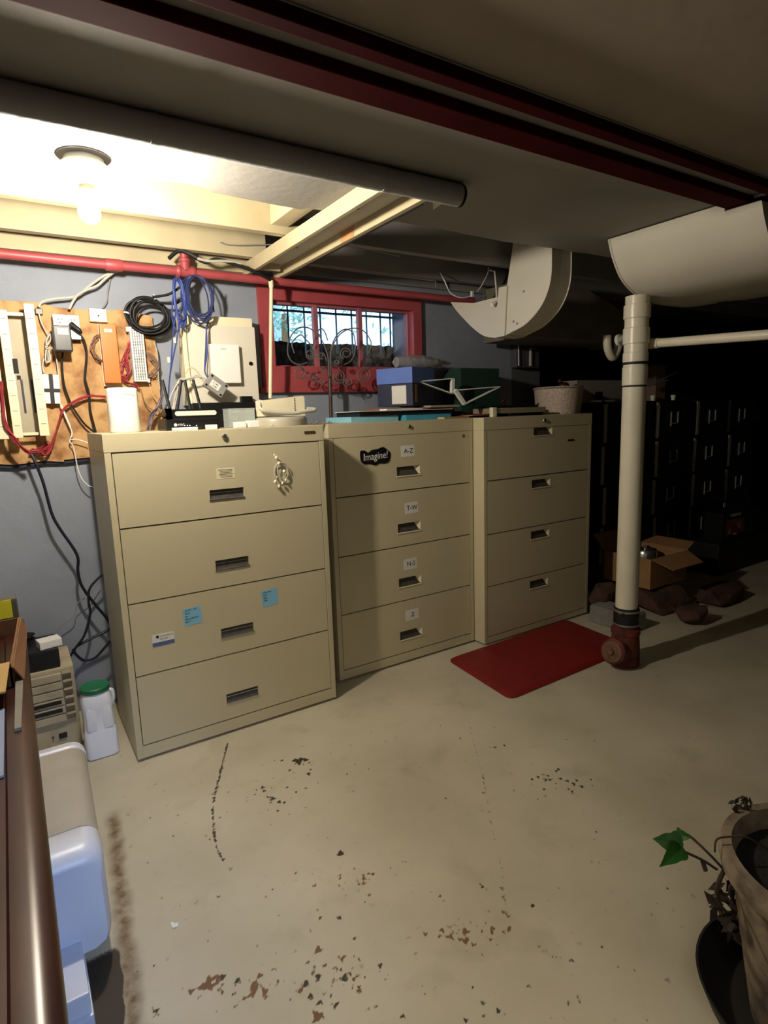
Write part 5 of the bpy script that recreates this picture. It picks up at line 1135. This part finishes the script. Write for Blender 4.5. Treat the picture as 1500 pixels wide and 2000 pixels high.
# ------------------------------------------------------------------ left: jug, tower, battery unit
jx, jy = 0.195, 2.60
jz = P(200, 1338, y=jy).z
J = thing('plastic_jug', 'square white plastic jug with a green screw lid on the floor by the near cabinet', 'jug', (jx, jy, 0))
hw_ = 0.062; 
bm = bm_()
loft(bm, [ov(jx,jy,hw_*.92,hw_*.95,0.001,32,6), ov(jx,jy,hw_,hw_*1.02,0.006,32,6), ov(jx,jy,hw_,hw_*1.02,0.115,32,6), ov(jx,jy,hw_*.93,hw_*.97,0.125,32,5), ov(jx,jy,hw_*.93,hw_*.97,0.20,32,4), ov(jx,jy,hw_*.98,hw_,jz*.84,32,3), ov(jx,jy,hw_*.82,hw_*.85,jz*.93,32,2.4), ov(jx,jy,hw_*.80,hw_*.82,jz*.955,32,2)])
link('body', bm, mat('milky_white_plastic', 'dfe2ea', 0.35, var=.02), J, shade=True)
for dx in (-0.030, 0.030):
    bm = bm_(); loft(bm, [ov(jx+dx,jy-hw_*.93,0.017,0.004,0.130,16,3), ov(jx+dx,jy-hw_*.93,0.019,0.005,0.150,16,3), ov(jx+dx,jy-hw_*.93,0.018,0.005,0.21,16,3), ov(jx+dx,jy-hw_*.90,0.010,0.003,0.225,16,3)]); link('grip_panel', bm, MATS['milky_white_plastic'], J, shade=True)
bm = bm_(); tube(bm, [(jx+hw_*.75, jy+0.02, 0.255),(jx+hw_+0.002, jy+0.02, 0.250),(jx+hw_+0.004, jy+0.02, 0.215),(jx+hw_*.85, jy+0.02, 0.175)], 0.009, 10, 5); link('side_handle', bm, MATS['milky_white_plastic'], J, shade=True)
bm = bm_(); lathe(bm, [(hw_*.86,jz*.955),(hw_*.90,jz*.96),(hw_*.90,jz*1.02),(hw_*.84,jz*1.035),(hw_*.78,jz*1.03),(hw_*.1,jz*1.03)], (jx,jy,0), seg=40); link('lid', bm, mat('green_lid', '1f6b47', 0.4), J, shade=True)
# beige tower unit with ribs
tx0, tx1, ty0, ty1 = P(78,1440,y=2.70).x-0.11, P(160,1430,y=2.70).x, 2.70, 2.98
tzt = P(130, 1300, y=2.72).z
m_beige = mat('dirty_beige_plastic', 'b0a48a', 0.6, var=.15, scale=14)
Tw = thing('beige_tower_unit', 'dirty beige ribbed electronics tower with two dark slots, standing at the wall by the jug', 'electronics unit', ((tx0+tx1)/2, 2.84, 0))
bm = bm_(); addbox(bm, tx0, ty0+0.012, 0.0, tx1, ty1, tzt, 0.008); link('housing', bm, m_beige, Tw)
nr = 6; zlo = tzt*.36
for k in range(nr):
    z = zlo+(tzt-zlo-0.015)*k/nr
    bm = bm_(); addbox(bm, tx0+0.004, ty0, z, tx1-0.05, ty0+0.013, z+(tzt-zlo)/nr-0.008, 0.003); link('front_rib', bm, m_beige, Tw)
    bm = bm_(); prism(bm, [(tx1-0.045,ty0+0.012,z),(tx1-0.045,ty0-0.006,z+0.028),(tx1-0.045,ty0+0.012,z+0.036)], (0.032,0,0)); link('vent_louvre', bm, mat('shadowed_beige_plastic', '8d826d', 0.6), Tw)
for k in (1, 2):
    z = zlo+(tzt-zlo-0.015)*k/nr+0.008; bm = bm_(); addbox(bm, tx0+0.03, ty0-0.003, z, tx1-0.060, ty0+0.001, z+0.016, 0.001); link('dark_slot', bm, m_black, Tw)
bm = bm_(); addbox(bm, tx1-0.085, ty0+0.006, zlo*.42, tx1-0.055, ty0+0.0125, zlo*.42+0.022); addbox(bm, tx1-0.110, ty0+0.006, zlo*.5, tx1-0.104, ty0+0.0125, zlo*.5+0.006); link('front_port', bm, m_black, Tw)
bm = bm_(); addbox(bm, tx0+0.03, ty0+0.02, tzt, tx1-0.045, ty1-0.05, tzt+0.085, 0.010)
Bu = thing('battery_unit', 'black battery backup unit with cables lying on the beige tower', 'battery backup', ((tx0+tx1)/2, 2.84, tzt)); link('housing', bm, m_black, Bu)
bm = bm_(); addbox(bm, tx1-0.10, ty0+0.10, tzt+0.086, tx1-0.055, ty0+0.105, tzt+0.092); link('white_mark', bm, m_white, Bu)
bm = bm_(); rnd = random.Random(2)
for k in range(5):
    tube(bm, [(tx0+0.06+rnd.uniform(-.03,.08), 2.86+rnd.uniform(-.04,.06), tzt+0.09+rnd.uniform(0,.03)) for _ in range(6)], 0.006, 6, 5)
link('cable_tangle', bm, m_rubber, Bu, shade=True)
q = P(103, 1285, y=2.74); bm = bm_(); addbox(bm, q.x-0.042, 2.735, tzt+0.0855, q.x+0.042, 2.80, tzt+0.118, 0.003, M=rotm(0.2,'Z',q)); tag(link('white_power_brick', bm, m_white), 'square white power brick lying on the black battery unit', 'power adapter')

# white appliance beneath the table edge
m_app = mat('white_appliance_plastic', 'cfd3dc', 0.35, var=.02)
Ap = thing('white_appliance', 'big rounded white plastic appliance with a grey-tan top panel beside the mahogany table', 'appliance', (-0.10, 1.85, 0))
def axr(y): return 0.088+(y-1.5)*0.034
def section(y, x1, z1, z0, r=0.045, x0=-0.30, low=True):
    o = [Vector((x0, y, z0)), Vector((x1-0.03, y, z0)), Vector((x1-0.006, y, z0+0.012)), Vector((x1, y, z0+0.03))]
    for k in range(7):
        a = (PI/2)*k/6; o.append(Vector((x1-r+r*math.cos(a), y, z1-r+r*math.sin(a))))
    o.append(Vector((x0, y, z1))); return o
bm = bm_(); loft(bm, [section(y, axr(y)-dx, z1, z0) for y, dx, z1, z0 in ((2.13,.012,.300,.05),(2.115,.002,.322,.05),(2.07,0,.332,.05),(2.062,.004,.326,.05),(1.618,.004,.326,.055),(1.61,0,.332,.055),(1.545,0,.330,.055),(1.515,.004,.318,.057),(1.502,.012,.295,.06))])
link('housing', bm, m_app, Ap, shade=True)
bm = bm_(); loft(bm, [section(y, axr(y)-.002, .3285, .22, x0=-0.28) for y in (2.058, 1.84, 1.622)]); link('top_panel', bm, mat('grey_tan_panel', 'a7a193', 0.35, var=.08, scale=8), Ap, shade=True)
bm = bm_(); addbox(bm, -0.30, 1.33, 0.0, 0.020, 2.10, 0.049, 0.008); addbox(bm, -0.30, 1.34, 0.03, 0.016, 1.52, 0.10, 0.006); link('plinth', bm, m_app, Ap)

# ------------------------------------------------------------------ mahogany table
tz = 0.75
Tt = thing('mahogany_table', 'dark varnished mahogany table with a rounded edge, close at the left', 'table', (-0.5, 1.2, 0))
bm = bm_(); prof = [(-0.9,0.705),(-0.045,0.705)]
for k in range(13):
    a = -PI/2+PI*k/12; prof.append((-0.045+0.030*math.cos(a), 0.728+0.023*math.sin(a)))
prof += [(-0.066,0.750),(-0.070,0.744),(-0.9,0.744)]
prism(bm, [Vector((x, 0.15, z)) for x, z in prof], (0, 2.08, 0)); link('table_top', bm, m_wood, Tt, shade=True)
for x in (-0.82, -0.42):
    for y in (0.25, 2.12):
        bm = bm_(); lathe(bm, [(0.022,0),(0.026,0.05),(0.020,0.35),(0.030,0.60),(0.030,0.704)], (x, y, 0), seg=20); link('leg', bm, m_wood, Tt, shade=True)
bm = bm_(); addbox(bm, -0.84, 0.25, 0.62, -0.40, 0.27, 0.704); addbox(bm, -0.42, 0.27, 0.62, -0.40, 2.10, 0.704); link('apron', bm, m_wood, Tt)
# carton on the table
m_cardd = mat('brown_cardboard', '6e4a2c', 0.8, var=.12)
cx1 = -0.034; cy0, cy1 = 1.62, 2.05; cz0 = 0.7505
CB = thing('table_carton', 'open brown cardboard carton with papers standing on the mahogany table', 'cardboard box', (-0.24, 1.9, cz0))
bm = bm_(); th_ = 0.005
addbox(bm, -0.42, cy0, cz0, cx1-.016, cy0+th_, cz0+0.058); addbox(bm, -0.42, cy1-th_, cz0, cx1+.010, cy1, cz0+0.046); addbox(bm, -0.42, cy0+th_, cz0, -0.42+th_, cy1-th_, cz0+0.05); prism(bm, [(cx1-.016-th_,cy0,cz0),(cx1-.016,cy0,cz0),(cx1+.010,cy1,cz0),(cx1+.010-th_,cy1,cz0)], (0,0,0.047))
link('carton', bm, m_cardd, CB)
bm = bm_(); prism(bm, [(-0.40,cy0,cz0+0.058),(cx1-0.018,cy0,cz0+0.058),(cx1-0.03,cy0-0.11,cz0+0.03),(-0.40,cy0-0.11,cz0+0.03)], (0,0,0.004)); link('flap', bm, mat('tan_cardboard', 'a9884f', 0.8), CB)
bm = bm_(); prism(bm, [(cx1-.015,cy0,cz0+0.047),(cx1+.011,cy1,cz0+0.047),(cx1+0.022,cy1-0.03,cz0+0.012),(cx1+0.004,cy0,cz0+0.010)], (0.003,0,0)); link('flap', bm, m_cardd, CB)
bm = bm_(); addbox(bm, -0.40, cy0+0.03, cz0+0.001, cx1-0.05, cy1-0.03, cz0+0.022, 0.004); tag(link('file_bundle', bm, mat('brown_files', '5a4330', 0.85, var=.3, scale=20)), 'bundle of brown files lying inside the carton on the table', 'files')
bm = bm_(); prism(bm, [(-0.052,1.36,cz0+0.001),(-0.040,1.36,cz0+0.001),(-0.030,1.61,cz0+0.006),(-0.046,1.61,cz0+0.006)], (0,0,0.007)); tag(link('plastic_sleeve', bm, mat('dull_clear_sleeve', '6f6c62', 0.3, var=.2, scale=20)), 'crinkled clear plastic sleeve leaning on the carton at the table edge', 'plastic sleeve')
q = P(10, 1190, y=2.16)
bm = bm_(); addbox(bm, -0.42, 2.10, cz0, -0.026, 2.15, P(30,1168,y=2.10).z, 0.012); tag(link('dark_binder', bm, mat('dark_olive_board', '4b483e', 0.7)), 'dark olive binder standing upright at the far end of the table', 'binder')
bm = bm_(); a = P(21, 1171, y=2.098); b = P(22, 1206, y=2.098); addbox(bm, a.x-0.076, 2.0970, b.z, a.x, 2.0995, a.z); tag(link('sticky_note', bm, mat('yellow_note', 'e9e12f', 0.8, var=.02)), 'bright yellow sticky note on the dark binder at the left edge', 'sticky note')
# dark cushion and blue-grey folder on the table
bm = bm_(); prism(bm, [(-0.32,1.20,0.7450),(-0.072,1.20,0.7450),(-0.070,1.50,0.7450),(-0.30,1.52,0.7450)], (0,0,0.004)); tag(link('blue_folder', bm, mat('blue_grey_paper', '77839c', 0.7)), 'blue-grey folder lying on the mahogany table before the carton', 'folder')
bm = bm_(); bmesh.ops.create_uvsphere(bm, u_segments=28, v_segments=18, radius=1, matrix=Matrix.Translation((-0.215, 1.36, 0.7445+0.054)) @ Matrix.Diagonal((0.120, 0.15, 0.048, 1))); tag(link('dark_bag', bm, mat('dark_brown_leather', '20150f', 0.6), shade=True), 'rounded dark brown leather pouch lying on the blue-grey folder', 'pouch')

# ------------------------------------------------------------------ plant pot, lower right
pc_ = Vector((1.335, 0.425, 0)); pzr = 0.42
m_pot = mat('weathered_clay', '54463a', 0.85, col2='857660', thr=(.4,.65), scale=16, bump=.4, bscale=40)
Pt = thing('plant_pot', 'weathered round clay plant pot with dark soil at the lower right corner', 'plant pot', pc_)
bm = bm_(); lathe(bm, [(0.115,0.0),(0.12,0.01),(0.155,0.22),(0.178,pzr-0.055),(0.180,pzr-0.05),(0.200,pzr-0.045),(0.205,pzr-0.02),(0.200,pzr),(0.180,pzr),(0.172,pzr-0.02),(0.165,pzr-0.12)], pc_, seg=64); link('pot_body', bm, m_pot, Pt, shade=True)
bm = bm_(); lathe(bm, [(0.160,pzr-0.12),(0.171,pzr-0.045),(0.08,pzr-0.035),(0.01,pzr-0.040)], pc_, seg=40); link('soil', bm, mat('black_soil', '0d0a07', 0.95, bump=1, bscale=60), Pt)
# ivy trailing over the rim
Iv = thing('ivy_plant', 'ivy with three fresh green leaves and dead stems trailing over the clay pot', 'plant', (1.22, 0.55, pzr))
def iv(px, py, z): return P(px, py, z=z)
m_stem = mat('brown_stem', '3a2f1e', 0.8)
stems = [([(1500,1660,.40),(1460,1636,.435),(1425,1634,.435),(1400,1640,.43),(1396,1665,.41)], .0022), ([(1415,1700,.36),(1385,1668,.40),(1352,1637,.42),(1338,1628,.43)], .0028), ([(1400,1698,.36),(1372,1680,.39),(1340,1665,.41),(1320,1655,.42)], .0028),
         ([(1415,1700,.36),(1405,1720,.32),(1400,1745,.28),(1410,1790,.20)], .005), ([(1372,1682,.38),(1378,1700,.36)], .005), ([(1440,1720,.33),(1425,1740,.29),(1450,1790,.2)], .004), ([(1396,1750,.28),(1412,1775,.24),(1440,1800,.18)], .004)]
for s_, r in stems:
    bm = bm_(); tube(bm, [iv(*p) for p in s_], r, 7, 5); link('stem', bm, m_stem, Iv, shade=True)
m_leaf = mat('ivy_leaf', '336a26', 0.5, var=.25, scale=30)
def leaf(tip, base_, width, lift):
    a = iv(*base_); b = iv(*tip); d = b-a; L_ = d.length; d.normalize(); s_ = d.cross((CAM-a).normalized()).normalized(); nrm = s_.cross(d)
    prof = [(0,.05),(.04,.55),(.12,.92),(.22,1.05),(.30,1.0),(.38,.80),(.46,.74),(.56,.70),(.68,.52),(.80,.30),(.92,.12),(1,.01)]
    bm = bm_(); rows = []
    for t_, w_ in prof:
        c = a+d*L_*t_+nrm*0.006*math.sin(PI*t_)
        rows.append([bm.verts.new(c-s_*width*w_+nrm*lift*w_), bm.verts.new(c), bm.verts.new(c+s_*width*w_+nrm*lift*w_)])
    for r0, r1 in zip(rows, rows[1:]):
        bm.faces.new((r0[0], r0[1], r1[1], r1[0])); bm.faces.new((r0[1], r0[2], r1[2], r1[1]))
    bmesh.ops.solidify(bm, geom=list(bm.faces), thickness=0.0012); link('leaf', bm, m_leaf, Iv)
leaf((1274,1638,.42), (1335,1650,.425), 0.024, 0.004); leaf((1287,1694,.41), (1334,1655,.42), 0.020, 0.004); leaf((1354,1636,.435), (1322,1630,.42), 0.015, 0.004)
bm = bm_(); leafcloud(bm, iv(1430,1770,.24), (.045,.045,.09), 60, .022, 5); leafcloud(bm, iv(1450,1572,.43), (.045,.02,.008), 26, .011, 6); o = link('dead_leaves', bm, mat('dead_leaf', '2a1f12', 0.9, var=.4, scale=20), Iv); o['kind'] = 'stuff'
bm = bm_(); a0, a1_ = 2.15, 4.2
pts = [iv(1409,1800,.16), iv(1418,1815,.145), iv(1432,1832,.13), iv(1455,1852,.11), iv(1475,1875,.095), iv(1500,1897,.08), iv(1540,1935,.06)]
tube(bm, pts, 0.0022, 6, 5); tag(link('metal_hoop', bm, m_steel, shade=True), 'thin shiny wire hoop curving round the lower part of the clay pot', 'wire')
bm = bm_(); lathe(bm, [(0.19,0.0),(0.215,0.05),(0.235,0.10),(0.230,0.10),(0.20,0.02)], pc_+Vector((0.0,0,0)), seg=48)  # black dish added for the dark lower body of the pot
tag(link('added_pot_dish', bm, mat('black_dish', '15110c', 0.7), shade=True), 'deep black saucer added for the dark lower body of the clay pot', 'dish')

bm = bm_(); c = P(341, 1809, z=0); prism(bm, [c+Vector((a, b, 0.0005)) for a, b in ((-.006,-.006),(.008,-.008),(.010,.003),(.002,.006),(-.003,.016),(-.007,.015),(-.008,.002))], (0,0,0.003)); tag(link('paper_scrap', bm, m_paper), 'tiny white scrap lying on the concrete floor, lower left', 'paper scrap')
GROUPS = {'lateral_file_cabinet': 'putty lateral file cabinets in a row', 'sticky_note': 'sticky notes', 'stone': 'stones under the cardboard box', 'folder': 'folders in the pile on the cabinets', 'blue_cable_coil': 'blue cable coils on the red pipe', 'wiring_rack': 'wiring racks on the plywood', 'wire_bookend': 'white wire bookends', 'red_wire_bundle': 'red telephone wire bundles', 'brown_wire_bundle': 'thin brown wire bundles', 'cable_tag': 'tags on the blue cable', 'black_cable': 'black cords', 'grey_cable': 'grey cords', 'conduit': 'thin metal conduits', 'cup': 'white cups on the drawers', 'paper_strip': 'white strips on the drawers', 'shrub': 'shrubs outside the window', 'white_wire': 'white wires on the plywood', 'tan_wire': 'tan wires on the plywood', 'plastic_strip': 'white plastic bits before the modem', 'drain_pipe': 'white drain pipes'}
for o in bpy.data.objects:
    if o.parent is None and 'label' in o and 'group' not in o:
        k = o.name.split('.')[0]
        if k in GROUPS: o['group'] = GROUPS[k]
